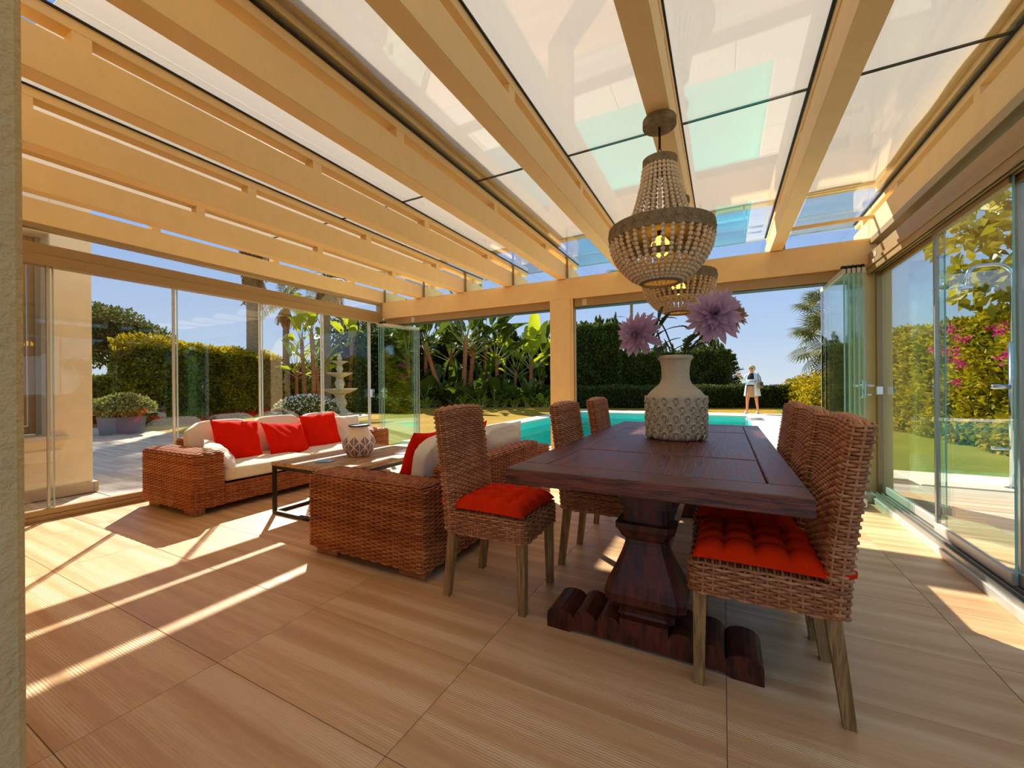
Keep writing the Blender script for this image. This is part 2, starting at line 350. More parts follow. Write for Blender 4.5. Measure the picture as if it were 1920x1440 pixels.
# ---- floor
floor = thing('floor', 'tan ribbed wood-look porcelain tile floor of the glazed terrace', 'floor', kind='structure')
pbox('grout_bed', 'grout', floor, -5.64, 1.885, -3.2, 5.62, -0.06, -0.002)
tile_me = fast_mesh('tile', *(lambda b: (b.v, b.f))(MB().box(-TX / 2 + .0012, TX / 2 - .0012, -TY / 2 + .0012, TY / 2 - .0012, -0.02, 0, 0.0008)), 'tile')
for i in range(-6, 2):
    for j in range(-2, 12): link('tile', tile_me, floor, ((i + .5) * TX + .003, (j + .5) * TY, 0))
# ---- outdoor paving
patio = thing('patio', 'pale ribbed paving around the glazed terrace', 'paving', kind='structure')
pbox('patio_bed', 'grout', patio, -16.5, -5.64, -4, 5.15, -0.08, -0.012)
pbox('patio_bed', 'grout', patio, -5.64, 6, 5.62, 6.35, -0.08, -0.012); pbox('patio_bed', 'grout', patio, 1.885, 6, -3, 5.62, -0.08, -0.012)
tile_out = fast_mesh('paving_tile', *(lambda b: (b.v, b.f))(MB().box(-TX / 2 + .003, TX / 2 - .003, -TY / 2 + .003, TY / 2 - .003, -0.03, -0.008, 0.002)), 'tile_out')
for i in range(-17, -6):
    for j in range(-1, 11): link('paving_tile', tile_out, patio, ((i + .5) * TX + .003, (j + .5) * TY, 0))
for i in range(-6, 6):
    for j in range(12, 13): link('paving_tile', tile_out, patio, ((i + .5) * TX + .003, (j + .5) * TY, 0))
for i in range(2, 6):
    for j in range(3, 12): link('paving_tile', tile_out, patio, ((i + .5) * TX + .003, (j + .5) * TY, 0))

# ---- ceiling: beams, spacer blocks, upper rails, roof panes, shade cloths
ceil = thing('ceiling', 'cream beams under a glass roof with white shade cloths', 'ceiling', kind='structure')
ZB, ZT, ZS, ZR = 2.56, 2.765, 2.832, 2.885     # beam underside, beam top, slot top, upper rail top
YB0, YB1 = 0.2, 5.78
RF = [-5.2, -4.343, -3.529, -2.70, -1.878, -1.045, -.235, .575]
BW = 0.115
spans = [(x - BW, x) for x in RF] + [(1.3, 1.3 + BW)]
for k, (a, b) in enumerate(spans):
    pbox('beam', 'paint_cream', ceil, a, b, YB0, YB1, ZB, ZT, 0.004)
    pbox('upper_rail', 'paint_cream', ceil, a + .012, b - .004, YB0, YB1, ZS, ZR)
    pbox('gasket', 'gasket', ceil, a - .004, b + .006, YB0, YB1, ZR, ZR + .010)
    for y in (0.75, 2.02, 3.3, 4.55, 5.5): pbox('spacer_block', 'paint_cream', ceil, a + .014, b - .006, y, y + .07, ZT, ZS)
YS = 2.985
for k in range(len(spans) - 1):
    xa, xb = spans[k][1] - .03, spans[k + 1][0] + .03
    pane('roof_pane', ceil, xa, xb, YB0, YS - .0025, ZR + .010, ZR + .022, 'roof_glass')
    pane('roof_pane', ceil, xa, xb, YS + .0025, YB1 + .1, ZR + .010, ZR + .022, 'roof_glass')
    pbox('gasket', 'gasket', ceil, xa, xb, YS - .0035, YS + .0035, ZR + .009, ZR + .023)
    # cloth, gently waving, its front bar and side roller
    x0, x1 = (spans[k][0] + spans[k][1]) / 2 + .004, (spans[k + 1][0] + spans[k + 1][1]) / 2 + .012
    if k == 0: x0 = -5.203
    roll = k in (4, 7)
    if roll:
        rx = spans[k][1] + .05 if k == 4 else spans[k + 1][0] - .03
        MB().tube([(rx, .75, 3.0), (rx, 4.98, 3.0)], 0.032, 14).build('roller_tube', 'paint_pale', ceil, smooth=True)
        pbox('cassette', 'paint_cream', ceil, rx - .11 if k == 4 else rx + .02, rx - .035 if k == 4 else rx + .07, .7, 5.0, 2.93, 3.05)
    nx, ny = 14, 60; V = []; F = []
    zc = 2.972 + .007 * (k % 2)
    for j in range(ny + 1):
        y = .72 + (4.86 - .72) * j / ny
        for i in range(nx + 1):
            x = x0 + (x1 - x0) * i / nx; u = i / nx
            w = 0.010 * math.sin(y * 9 + u * 3) * math.sin(PI * u) if roll else 0.0
            V.append((x, y, zc + w + (0.0 if roll else 0.006 * math.sin(PI * u))))
    for j in range(ny):
        for i in range(nx): a = j * (nx + 1) + i; F.append((a, a + 1, a + nx + 2, a + nx + 1))
    nv = len(V); V += [(p[0], p[1], p[2] + .004) for p in V]; F += [tuple(i + nv for i in f[::-1]) for f in F]
    link('shade_cloth', fast_mesh('shade_cloth', V, F, 'shade_cloth', True), ceil)
    pbox('front_bar', 'paint_pale', ceil, x0, x1, 4.84, 4.93, 2.955, 3.01, .006)

# ---- front wall: beam, column, rails, small panes over the beam
wf = thing('wall_front', 'cream front beam and column framing the openings to the pool', 'wall', kind='structure')
pbox('front_beam', 'paint_cream', wf, XL - .1, 1.46, YF, YF + .26, 2.29, 2.555, .004)
pbox('column', 'paint_cream', wf, -2.105, -1.825, YF - .002, YF + .26, 0, 2.292, .006)
pbox('column_trim', 'paint_pale', wf, -1.825, -1.785, YF + .03, YF + .12, 0, 2.29)
pbox('column_trim', 'bronze', wf, -1.785, -1.77, YF + .05, YF + .12, 0, 2.29)
pbox('corner_column', 'paint_pale', wf, 1.15, 1.46, YF, YF + .3, 0, 2.29, .006)
for a, b in ((XL - .02, -2.105), (-1.785, 1.15)):
    pbox('head_rail', 'bronze', wf, a, b, YF + .05, YF + .2, 2.175, 2.29, .003)
    pbox('head_seal', 'gasket', wf, a, b, YF + .05, YF + .2, 2.168, 2.175)
for x in (-4.60, -.06 - 1.6): pbox('rail_bracket', 'alu_light', wf, x, x + .06, YF + .044, YF + .05, 2.19, 2.275)
for k in range(len(spans) - 1):
    xa, xb = spans[k][1], spans[k + 1][0]
    pbox('sash_post', 'bronze', wf, xa, xa + .026, YF + .03, YF + .05, 2.555, ZR)
    pane('transom_pane', wf, xa + .026, xb, YF + .035, YF + .043, 2.565, ZR)
    pbox('sash_sill', 'paint_cream', wf, xa, xb, YF + .01, YF + .07, 2.553, 2.567)
pbox('transom_bar', 'paint_cream', wf, .575, 1.3, YF - .12, YF - .09, 2.72, 2.75)

# ---- left wall of sliding glass
wl = thing('wall_left', 'left wall of sliding glass panes in bronze rails', 'wall', kind='structure')
pbox('sill_rail', 'bronze', wl, XL - .10, XL, .2, 5.25, 0.0, .045, .003); pbox('sill_rail', 'bronze', wl, XL - .085, XL - .015, .2, 5.25, .045, .095, .003)
pbox('head_rail', 'bronze', wl, XL - .11, XL, .2, YF, 2.21, 2.30, .003); pbox('head_rail', 'bronze', wl, XL - .10, XL - .012, .2, YF, 2.30, 2.395, .003)
pane('transom_pane', wl, XL - .062, XL - .052, .2, YF - .04, 2.395, 2.535)
pbox('transom_rail', 'bronze', wl, XL - .10, XL - .004, .2, YF, 2.52, 2.565, .003)
pbox('transom_post', 'bronze', wl, XL - .10, XL - .01, YF - .05, YF - .02, 2.395, 2.52)
ym = [.2, 1.31, 2.22, 3.15, 4.03, 4.95]
for k in range(5):
    a, b = ym[k], ym[k + 1]
    dx = -.03 if k % 2 else -.055
    pane('sliding_pane', wl, XL + dx - .005, XL + dx + .005, a + .004, b - .004, .09, 2.215)
    pbox('edge_profile', 'alu_light', wl, XL + dx - .014, XL + dx + .014, b - .026, b - .012, .09, 2.215)
    pbox('edge_profile', 'alu_light', wl, XL + dx - .008, XL + dx + .008, b + .012, b + .020, .09, 2.215)
pbox('lock_plate', 'chrome', wl, XL - .04, XL + .02, 4.93, 4.99, .95, 1.08, .004)

# ---- right wall of sliding glass
wr = thing('wall_right', 'right wall of sliding glass panes on a triple aluminium track', 'wall', kind='structure')
pbox('track_base', 'alu_light', wr, XR - .055, XR + .16, -.5, 5.1, 0, .055, .003)
for i, x in enumerate((XR - .04, XR - .005, XR + .03, XR + .065)): pbox('track_rib', 'alu', wr, x, x + .008, -.5, 5.1, .055, .085)
pbox('track_end', 'black_plastic', wr, XR - .10, XR - .056, 4.98, 5.06, .01, .06)
pbox('track_end', 'alu', wr, XR - .13, XR - .02, 4.96, 5.08, 0, .075, .003)
pbox('head_rail', 'bronze', wr, XR - .02, XR + .14, -.5, YF, 2.30, 2.41, .004); pbox('head_rail', 'bronze', wr, XR - .04, XR + .14, -.5, YF, 2.255, 2.30, .003)
for i, x in enumerate((XR - .03, XR + .0, XR + .03, XR + .06, XR + .09)): pbox('track_rib', 'bronze', wr, x, x + .014, -.5, YF, 2.205, 2.255)
pane('transom_pane', wr, XR + .05, XR + .06, -.5, YF, 2.41, 2.52)
pbox('transom_rail', 'bronze', wr, XR - .005, XR + .10, -.5, YF, 2.50, 2.56, .003)
pbox('rail_label', 'alu_light', wr, XR - .043, XR - .04, 4.93, 5.0, 2.26, 2.30); pbox('rail_label', 'alu_light', wr, XR - .023, XR - .02, 4.95, 5.02, 2.33, 2.38)
yr = [-.5, .55, 1.4, 2.24, 3.085, 3.92, 5.12]
for k in range(6):
    a, b = yr[k], yr[k + 1]; dx = (.034, .069)[k % 2]
    pane('sliding_pane', wr, XR + dx - .005, XR + dx + .005, a - .03, b + .03, .13, 2.21, 'glass_green')
    pbox('pane_shoe', 'alu_light', wr, XR + dx - .014, XR + dx + .014, a - .02, b + .02, .085, .15, .003)
    pbox('pane_shoe', 'bronze', wr, XR + dx - .012, XR + dx + .012, a - .02, b + .02, 2.17, 2.205)
    if k < 5: pbox('edge_profile', 'alu', wr, XR + dx - .010, XR + dx + .014, b - .010, b + .008, .13, 2.205)
pbox('jamb_profile', 'bronze', wr, XR + .03, XR + .07, 5.14, YF, 0.05, 2.21)
pbox('latch', 'chrome', wr, XR + .0, XR + .05, 5.05, 5.12, 1.02, 1.10, .004)

# ---- wall behind, with the doorway the picture is taken from
wb = thing('wall_back', 'plastered house wall with an open doorway', 'wall', kind='structure')
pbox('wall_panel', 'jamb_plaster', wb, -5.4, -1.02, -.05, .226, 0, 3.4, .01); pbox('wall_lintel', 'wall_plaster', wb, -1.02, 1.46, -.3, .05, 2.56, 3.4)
pbox('eave', 'paint_pale', wb, -7.5, 1.6, -1.2, .25, 3.4, 3.55)

# ---- house wing outside, to the left
wh = thing('wall_house', 'cream rendered house wing with a stone plinth outside the left glass', 'wall', kind='structure')
pbox('wall_panel', 'wall_plaster', wh, -7.6, -6.2, 1.54, 1.86, 0, 4.2, .008); pbox('wall_panel', 'wall_plaster', wh, -7.6, -6.2, -4, 1.54, 0, .60)
pbox('wall_panel', 'wall_plaster', wh, -7.6, -6.2, -4, 1.54, 2.75, 4.2); pbox('wall_panel', 'wall_plaster', wh, -7.6, -6.2, -4, -.6, .6, 2.75)
pbox('string_course', 'wall_plaster', wh, -6.2, -6.17, -1, 1.62, .38, .50, .006)
pbox('plinth', 'plinth', wh, -6.2, -6.165, -4, 1.858, 0, .11, .004); pbox('plinth', 'plinth', wh, -7.6, -6.165, 1.86, 1.895, 0, .11, .004)
w1 = thing('window_1', 'bronze framed window with stone sill in the house wing', 'window', kind='structure')
for a in ((-6.56, -6.50, 1.46, 1.54, .66, 2.75), (-6.56, -6.50, -.6, 1.46, .66, .74), (-6.56, -6.50, -.6, 1.46, 2.67, 2.75)): pbox('window_frame', 'bronze', w1, *a, .004)
pbox('sash', 'bronze', w1, -6.55, -6.515, 1.36, 1.45, .75, 2.66, .004); pbox('window_pane', 'window_dark', w1, -6.545, -6.53, -.6, 1.37, .74, 2.67)
pbox('window_sill', 'coping', w1, -6.5, -6.14, -.7, 1.66, .60, .65, .008)
pbox('shutter_track', 'alu', w1, -6.50, -6.46, 1.50, 1.54, .65, 2.75)

# ---- folded glass door stacks
def fold_stack(label, xs, y0, y1, h, lean, side, handle):
    t = thing('folding_glass_door', label, 'glass door', group='folded glass door stacks at the front opening')
    for i, x in enumerate(xs):
        dx = lean
        m = MB(); n = .006
        V = [(x - n, y0, .07), (x + n, y0, .07), (x + dx + n, y1, .07), (x + dx - n, y1, .07)]; V += [(a, b, h - .03) for a, b, c in V]
        m.add(V, [(0, 3, 2, 1), (4, 5, 6, 7), (0, 1, 5, 4), (1, 2, 6, 5), (2, 3, 7, 6), (3, 0, 4, 7)]); m.mi = [1, 1, 1, 0, 1, 0]
        m.build('glass_leaf', ['glass_green', 'glass_edge'], t)
        for z0, z1 in ((.02, .085), (h - .045, h)):
            b = MB(); q = .012
            V = [(x - q, y0 - .01, z0), (x + q, y0 - .01, z0), (x + dx + q, y1 + .01, z0), (x + dx - q, y1 + .01, z0)]; V += [(a, bb, z1) for a, bb, c in V]
            b.add(V, [(0, 3, 2, 1), (4, 5, 6, 7), (0, 1, 5, 4), (1, 2, 6, 5), (2, 3, 7, 6), (3, 0, 4, 7)]); b.build('leaf_rail', 'alu_light', t)
        MB().lathe([(.012, h), (.018, h + .01), (.018, h + .03), (.010, h + .036)], 12, x, y0 + .03).build('roller', 'black_plastic', t)
        pbox('lit_edge_strip', 'alu_light', t, x + dx - .007, x + dx + .007, y1, y1 + .012, .07, h - .03)  # pale strip added to look like light catching the glass edge
    x, y, z = handle
    hd = pbox('lock_case', 'chrome', t, x - .012, x + .022, y, y + .06, z - .08, z + .08, .004)
    MB().tube([(x + .02, y + .02, z + .03), (x + .07, y + .02, z + .03), (x + .075, y + .02, z + .03)], .011, 10).build('lever', 'chrome', hd, True)
    MB().tube([(x - .07, y + .02, z + .03), (x - .01, y + .02, z + .03)], .011, 10).build('lever', 'chrome', hd, True)
    MB().tube([(x + .02, y + .03, z - .05), (x + .06, y + .03, z - .05)], .009, 8).build('key', 'chrome', hd, True)
    return t
fold_stack('stack of folded clear glass door leaves beside the right corner column', (0.985, 1.02, 1.055, 1.09, 1.125), 4.70, 5.55, 2.175, -.015, 1, (1.125, 4.72, 1.08))
fold_stack('stack of folded clear glass door leaves at the far left corner behind the sofa', (-5.04, -5.0, -4.965, -4.93), 4.95, 5.62, 2.16, .16, -1, (-5.05, 5.05, 1.02))

# ================================================================ WICKER
def rrect(x0, x1, y0, y1, r, step):
    pts = []
    for cx, cy, a0 in ((x1 - r, y0 + r, -PI / 2), (x1 - r, y1 - r, 0), (x0 + r, y1 - r, PI / 2), (x0 + r, y0 + r, PI)):
        for k in range(7): a = a0 + PI / 2 * k / 6; pts.append((cx + r * math.cos(a), cy + r * math.sin(a)))
    pts.append(pts[0]); P = np.array(pts); L = np.concatenate([[0], np.cumsum(np.linalg.norm(np.diff(P, axis=0), axis=1))])
    n = max(6, int(round(L[-1] / step / 6)) * 6); s = np.linspace(0, L[-1], n, endpoint=False)
    Q = np.stack([np.interp(s, L, P[:, 0]), np.interp(s, L, P[:, 1])], 1)
    T = np.roll(Q, -1, 0) - np.roll(Q, 1, 0); T /= np.linalg.norm(T, axis=1)[:, None]
    return Q, np.stack([T[:, 1], -T[:, 0]], 1)
def strand(m, P, N, B, per, row, amp, rad, closed):
    # P points, N outward normals, B across-row direction; half tube with over and under waves
    n = len(P); ph = np.arange(n) * PI / per + row * PI
    off = amp * np.cos(ph)[:, None] * N; C = P + off; V = []
    jit = rad * (0.90 + 0.14 * random.random())
    for a, b in ((-.95, -.75), (-.62, .72), (.62, .72), (.95, -.75)): V.append(C + B * jit * a + N * jit * b * .9)
    V = np.stack(V, 1).reshape(-1, 3); F = []
    for i in range(n if closed else n - 1):
        j = (i + 1) % n
        for k in range(3): F.append((i * 4 + k, j * 4 + k, j * 4 + k + 1, i * 4 + k + 1))
    m.add(V, F)
def wicker_box(m, x0, x1, y0, y1, z0, z1, r=.03, pitch=.0122, half=.044, top=True, taper=None, zfun=None, top_axis='x', amp=.0068, topr=.03):
    step = half / 3; rows = int((z1 - z0 - (.0 if not top else .006)) / pitch); pitch = (z1 - z0) / rows
    up = np.array([[0, 0, 1.0]]); ends = []
    for k in range(rows):
        z = z0 + (k + .5) * pitch; q = (z - z0) / (z1 - z0)
        inset = 0.0
        if top and z > z1 - topr: inset = topr - math.sqrt(max(0, topr ** 2 - (z - (z1 - topr)) ** 2))
        sx, sy = (taper(q) if taper else (0, 0))
        Q, N = rrect(x0 + inset + sx, x1 - inset + sx, y0 + inset, y1 - inset, max(.012, r - inset * .5), step)
        P = np.concatenate([Q, np.full((len(Q), 1), z)], 1)
        if zfun is not None: P[:, 2] += zfun(P, q)
        N3 = np.concatenate([N, np.zeros((len(N), 1))], 1)
        strand(m, P, N3, np.repeat(up, len(P), 0), 3, k, amp, pitch * .52, True)
        if k in (0, rows - 1): ends.append((P, N3))
    (Pa, Na), (Pb, Nb) = ends
    if top: Pb = np.array(Pb); Nb = Na
    nn = min(len(Pa), len(Pb))
    for i in range(0, len(Pa), 3):
        j = min(len(Pb) - 1, int(round(i * len(Pb) / len(Pa)))); a = Pa[i] + Na[i] * .001; b = Pb[j] + Nb[min(j, len(Nb) - 1)] * .001
        tg = np.array([-Na[i][1], Na[i][0], 0]) * .0042; o = Na[i] * .0045; V = []
        for q in ((0, 1) if taper is None else (0, .33, .66, 1)):
            c = a + (b - a) * q
            if taper is not None: c = c + np.array([taper(q)[0] - (taper(0)[0] + (taper(1)[0] - taper(0)[0]) * q), 0, 0])
            V += [c - tg, c + o, c + tg]
        n3 = len(V) // 3; m.add(V, [f for e in range(n3 - 1) for f in ((e * 3, e * 3 + 1, e * 3 + 4, e * 3 + 3), (e * 3 + 1, e * 3 + 2, e * 3 + 5, e * 3 + 4))])
    if top:
        sx, sy = (taper(1) if taper else (0, 0)); tm = topr * .66; a0, a1, b0, b1 = x0 + sx + tm, x1 + sx - tm, y0 + tm, y1 - tm
        if top_axis == 'y': L0, L1, W0, W1 = b0, b1, a0, a1
        else: L0, L1, W0, W1 = a0, a1, b0, b1
        nr = max(2, int((W1 - W0) / pitch)); n = max(4, int((L1 - L0) / step))
        for k in range(nr):
            w = W0 + (k + .5) * (W1 - W0) / nr; l = np.linspace(L0, L1, n)
            c = np.full(n, w); P = np.stack([l, c, np.full(n, z1)] if top_axis == 'x' else [c, l, np.full(n, z1)], 1)
            if zfun is not None: P[:, 2] += zfun(P, 1.0)
            e = np.minimum(np.arange(n), np.arange(n)[::-1]); P[:, 2] -= np.where(e < 2, .006 * (2 - e), 0)
            B = np.repeat(np.array([[0, 1.0, 0]] if top_axis == 'x' else [[1.0, 0, 0]]), n, 0)
            strand(m, P, np.repeat(up, n, 0), B, 3, k, amp * .8, (W1 - W0) / nr * .52, False)
def wicker_part(name, parent, mat, *a, core=True, **k):
    m = MB(); wicker_box(m, *a, **k)
    o = link(name, fast_mesh(name, m.v, m.f, mat, True), parent)
    if core:
        x0, x1, y0, y1, z0, z1 = a[:6]; c = .0055; tp = k.get('taper')
        if tp:
            s0, s1 = tp(0)[0], tp(1)[0]; mm = MB(); zz = k.get('zcore', 0)
            V = []; F = []; hh = .014; qs = (0, .25, .5, .75, 1)
            for q in qs:
                e = tp(q)[0]; X0, X1, Y0, Y1 = x0 + e + c, x1 + e - c, y0 + c, y1 - c; zz = z0 + .004 + (z1 - .012 - z0) * q
                V += [(X0 + hh, Y0, zz), (X1 - hh, Y0, zz), (X1, Y0 + hh, zz), (X1, Y1 - hh, zz), (X1 - hh, Y1, zz), (X0 + hh, Y1, zz), (X0, Y1 - hh, zz), (X0, Y0 + hh, zz)]
            for i in range(4):
                for k_ in range(8): F.append((i * 8 + k_, i * 8 + (k_ + 1) % 8, i * 8 + 8 + (k_ + 1) % 8, i * 8 + 8 + k_))
            F += [tuple(range(8))[::-1], tuple(range(32, 40))]; mm.add(V, F).build('core', 'wicker_core', o)
        else: MB().box(x0 + c, x1 - c, y0 + c, y1 - c, z0 + .004, z1 - c, min(.024, (x1 - x0) * .3), 2).build('core', 'wicker_core', o)
    return o
def pillow(w, h, t_, n=18, pinch=.07, seed=0):
    r = random.Random(seed); V = []; F = []; ph = [r.uniform(0, 6) for _ in range(4)]
    for side in (1, -1):
        for j in range(n + 1):
            for i in range(n + 1):
                u, v = 2 * i / n - 1, 2 * j / n - 1
                g = max(0, (1 - u * u) * (1 - v * v)) ** .42
                e = 1 - pinch * (1 - abs(v) ** 1.6); e2 = 1 - pinch * (1 - abs(u) ** 1.6)
                wr_ = .012 * math.sin(5 * u + ph[0]) * math.sin(4 * v + ph[1]) * g + .006 * math.sin(11 * u + 7 * v + ph[2]) * g
                V.append((u * w / 2 * e, v * h / 2 * e2, side * (t_ / 2 * g) + wr_))
    k = (n + 1) ** 2
    for j in range(n):
        for i in range(n):
            a = j * (n + 1) + i; F.append((a, a + 1, a + n + 2, a + n + 1)); F.append((a + k + n + 1, a + k + n + 2, a + k + 1, a + k))
    return V, F
def pillow_obj(name, w, h, t_, mat, parent=None, loc=(0, 0, 0), rot=(0, 0, 0), seed=0, pinch=.07):
    V, F = pillow(w, h, t_, seed=seed, pinch=pinch); me = fast_mesh(name, V, F, mat, True)
    bm = bmesh.new(); bm.from_mesh(me); bmesh.ops.remove_doubles(bm, verts=bm.verts, dist=1e-5); bmesh.ops.recalc_face_normals(bm, faces=bm.faces); bm.to_mesh(me); bm.free()
    return link(name, me, parent, loc, rot)
def cushion_box(name, x0, x1, y0, y1, z0, z1, mat, parent, bev=.035, sag=.012, seed=1):
    # upholstered block: rounded edges and a slightly puffed face
    r = random.Random(seed); bm = bmesh.new(); bmesh.ops.create_cube(bm, size=1)
    for v in bm.verts: v.co = Vector(((x0 + x1) / 2 + v.co.x * (x1 - x0), (y0 + y1) / 2 + v.co.y * (y1 - y0), (z0 + z1) / 2 + v.co.z * (z1 - z0)))
    bmesh.ops.subdivide_edges(bm, edges=list(bm.edges), cuts=7, use_grid_fill=True)
    c = Vector(((x0 + x1) / 2, (y0 + y1) / 2, (z0 + z1) / 2)); hx, hy, hz = (x1 - x0) / 2, (y1 - y0) / 2, (z1 - z0) / 2
    ph = [r.uniform(0, 6) for _ in range(3)]
    for v in bm.verts:
        d = v.co - c; q = [d.x / hx, d.y / hy, d.z / hz]; m_ = [hx, hy, hz]; o = []
        for i in range(3):
            a, b = q[(i + 1) % 3], q[(i + 2) % 3]; k = (1 - a ** 4) * (1 - b ** 4)
            ee = (abs(a) ** 6 + abs(b) ** 6)
            o.append(q[i] * (m_[i] - bev * .5 * min(1, ee) * abs(q[i]) ** 2) + (sag * k * q[i] if abs(q[i]) > .99 else 0))
        v.co = c + Vector(o) + Vector((1, 1, 1)) * .003 * math.sin(9 * d.x + ph[0]) * math.sin(8 * d.y + ph[1]) 
    me = bpy.data.meshes.new(name); bm.to_mesh(me); bm.free(); me.materials.append(M[mat]); me.polygons.foreach_set('use_smooth', [True] * len(me.polygons))
    return link(name, me, parent)

# ================================================================ SOFAS (local: faces +X, runs along Y from 0 to L)
def sofa(label, loc, rz, L, D, nback, ncush_y, group, backh=.62, arm_pads=True):
    t = thing('wicker_sofa', label, 'sofa', loc, rz, group); AT = .27
    wicker_part('arm', t, 'wicker_sofa', 0, D, 0, AT, .06, .555, r=.03, top_axis='y'); wicker_part('arm', t, 'wicker_sofa', 0, D, L - AT, L, .06, .555, r=.03, top_axis='y')
    wicker_part('back', t, 'wicker_sofa', 0, .15, AT + .002, L - AT - .002, .06, backh, r=.03, top_axis='y')
    wicker_part('seat_base', t, 'wicker_sofa', .152, D - .012, AT + .002, L - AT - .002, .06, .245, r=.02, top=False)
    for x in (.03, D - .23):
        for y in (.04, L - .12): MB().box(x, x + .20, y, y + .08, 0, .062, .006).build('foot', 'foot_wood', t)
    n = ncush_y; w = (L - 2 * AT) / n
    for k in range(n): cushion_box('seat_cushion', .16, D - .005, AT + k * w + .004, AT + (k + 1) * w - .004, .245, .40, 'cloth_cream', t, seed=k)
    w = (L - 2 * AT) / nback
    for k in range(nback):
        c = cushion_box('back_cushion', -.085, .085, -w / 2 + .008, w / 2 - .008, -.20, .19, 'cloth_white', t, bev=.06, sag=.03, seed=k + 9)
        c.location = (.26, AT + (k + .5) * w, .575); c.rotation_euler = (0, -.16, 0)
    return t
SOFA_G = 'wicker sofas around the coffee table'
sofaA = sofa('long wicker sofa with cream cushions along the left glass wall', (-5.02, 1.85, 0), 0, 2.36, .92, 3, 2, SOFA_G)
sofaB = sofa('wicker sofa seen from behind next to the nearest dining chair', (-1.53, 3.76, 0), PI, 1.93, 1.0, 2, 1, SOFA_G)
RED_G = 'red scatter cushions on the sofas'
def throw(label, mat, loc, face, tilt, spin, w=.44, h=.44, t_=.15, seed=0, group=None):
    # upright cushion: face = yaw of its normal, tilt = lean back, spin = roll in its own plane
    o = pillow_obj('cushion', w, h, t_, mat, seed=seed)
    Rm = Matrix.Rotation(face, 4, 'Z') @ Matrix.Rotation(-tilt, 4, 'Y') @ Matrix(((0, 0, 1, 0), (1, 0, 0, 0), (0, 1, 0, 0), (0, 0, 0, 1))) @ Matrix.Rotation(spin, 4, 'Z')
    o.matrix_world = Matrix.Translation(loc) @ Rm; return tag(o, label, 'cushion', group)
throw('red square cushion on the left sofa, nearest the camera', 'cloth_red', (-4.50, 2.45, .585), 0, .42, -.10, .47, .45, seed=1, group=RED_G)
throw('slumped red cushion between two others on the left sofa', 'cloth_red', (-4.46, 2.96, .545), .1, .62, -.14, .50, .42, seed=2, group=RED_G)
throw('red square cushion on the left sofa, farthest from the camera', 'cloth_red', (-4.52, 3.46, .575), -.05, .30, .05, .50, .46, seed=3, group=RED_G)
throw('small cream cushion slumped against the near arm of the left sofa', 'cloth_white', (-4.33, 2.19, .475), 1.05, .75, .1, .44, .36, .15, 4)
throw('cream cushion corner showing at the far end of the left sofa', 'cloth_white', (-4.55, 3.84, .56), -.5, .45, 0, .42, .40, .15, 5)
throw('dark red cushion leaning on the near end of the right sofa', 'cloth_red', (-2.02, 2.40, .585), PI + .15, .32, .06, .46, .46, .15, 6, RED_G)
throw('red cushion mostly hidden behind the nearest dining chair', 'cloth_red', (-2.0, 3.0, .58), PI, .3, -.1, .46, .46, .15, 7, RED_G)
throw('white bolster cushion lying on the right sofa back', 'cloth_white', (-1.80, 3.25, .63), PI, .28, .0, .62, .34, .19, 8)

# ================================================================ COFFEE TABLE
ct = thing('coffee_table', 'low coffee table with planked wood top and black steel frame', 'table', (-3.62, 2.25, 0))
cw, cl = .95, 1.2
for k in range(5): MB().box(k * cw / 5 + .0015, (k + 1) * cw / 5 - .0015, 0, cl, .435, .468, .003).build('plank', 'coffee_wood', ct)
for x in (0.005, cw - .035):
    for y in (.005, cl - .035): pbox('leg', 'black_steel', ct, x, x + .03, y, y + .03, 0, .435, .002)
for z in (0, .405):
    for y in (.005, cl - .035): pbox('frame_bar', 'black_steel', ct, .035, cw - .035, y, y + .03, z, z + .03)
    for x in (.005, cw - .035): pbox('frame_bar', 'black_steel', ct, x, x + .03, .035, cl - .035, z, z + .03)
sv = MB().lathe([(.085, 0), (.10, .008), (.128, .05), (.15, .10), (.152, .13), (.138, .18), (.108, .225), (.088, .255), (.082, .275), (.088, .29)], 40)
svo = thing('leaf_vase', 'round beige vase painted with dark blue leaves on the coffee table', 'vase', (-3.12, 2.80, .468))
sv.build('body', 'vase_leaf', svo, True)
MB().lathe([(.075, .286), (.096, .288), (.097, .298), (.09, .302), (.076, .30)], 40).build('rim', 'black_plastic', svo, True)
cd = MB().box(-.07, .07, -.045, .045, 0, .012, .003).build('blue_card', 'card_blue', None); cd.location = (-3.16, 2.45, .468); cd.rotation_euler = (0, 0, .5); tag(cd, 'small light blue tin lying on the coffee table', 'tin')
pp = MB().box(-.11, .11, -.15, .15, 0, .006, .001).build('magazine', 'paper', None); pp.location = (-2.84, 3.2, .468); pp.rotation_euler = (0, 0, .4); tag(pp, 'pale magazine on the coffee table behind the painted vase', 'magazine')

# ================================================================ DINING TABLE
dt = thing('dining_table', 'long dark brown plank dining table on carved pedestals', 'table')
x0, x1, y0, y1 = -.88, .265, 1.62, 4.12; ZTOP = .77; TH = .068
MB().box(x0, x1, y0, 1.788, ZTOP - TH, ZTOP, .004).build('end_board', 'table_wood', dt); MB().box(x0, x1, 3.998, y1, ZTOP - TH, ZTOP, .004).build('end_board', 'table_wood', dt)
MB().box(x0, -.748, 1.792, 3.994, ZTOP - TH, ZTOP, .004).build('side_board', 'table_wood_y', dt); MB().box(.148, x1, 1.792, 3.994, ZTOP - TH, ZTOP, .004).build('side_board', 'table_wood_y', dt)
ys = [1.794, 2.30, 2.94, 3.49, 3.992]
for k in range(4): MB().box(-.744, .144, ys[k] + .002, ys[k + 1] - .002, ZTOP - .045, ZTOP - .002 + .002 * (k % 2), .004).build('plank', 'table_wood_y', dt)
XC = -.31
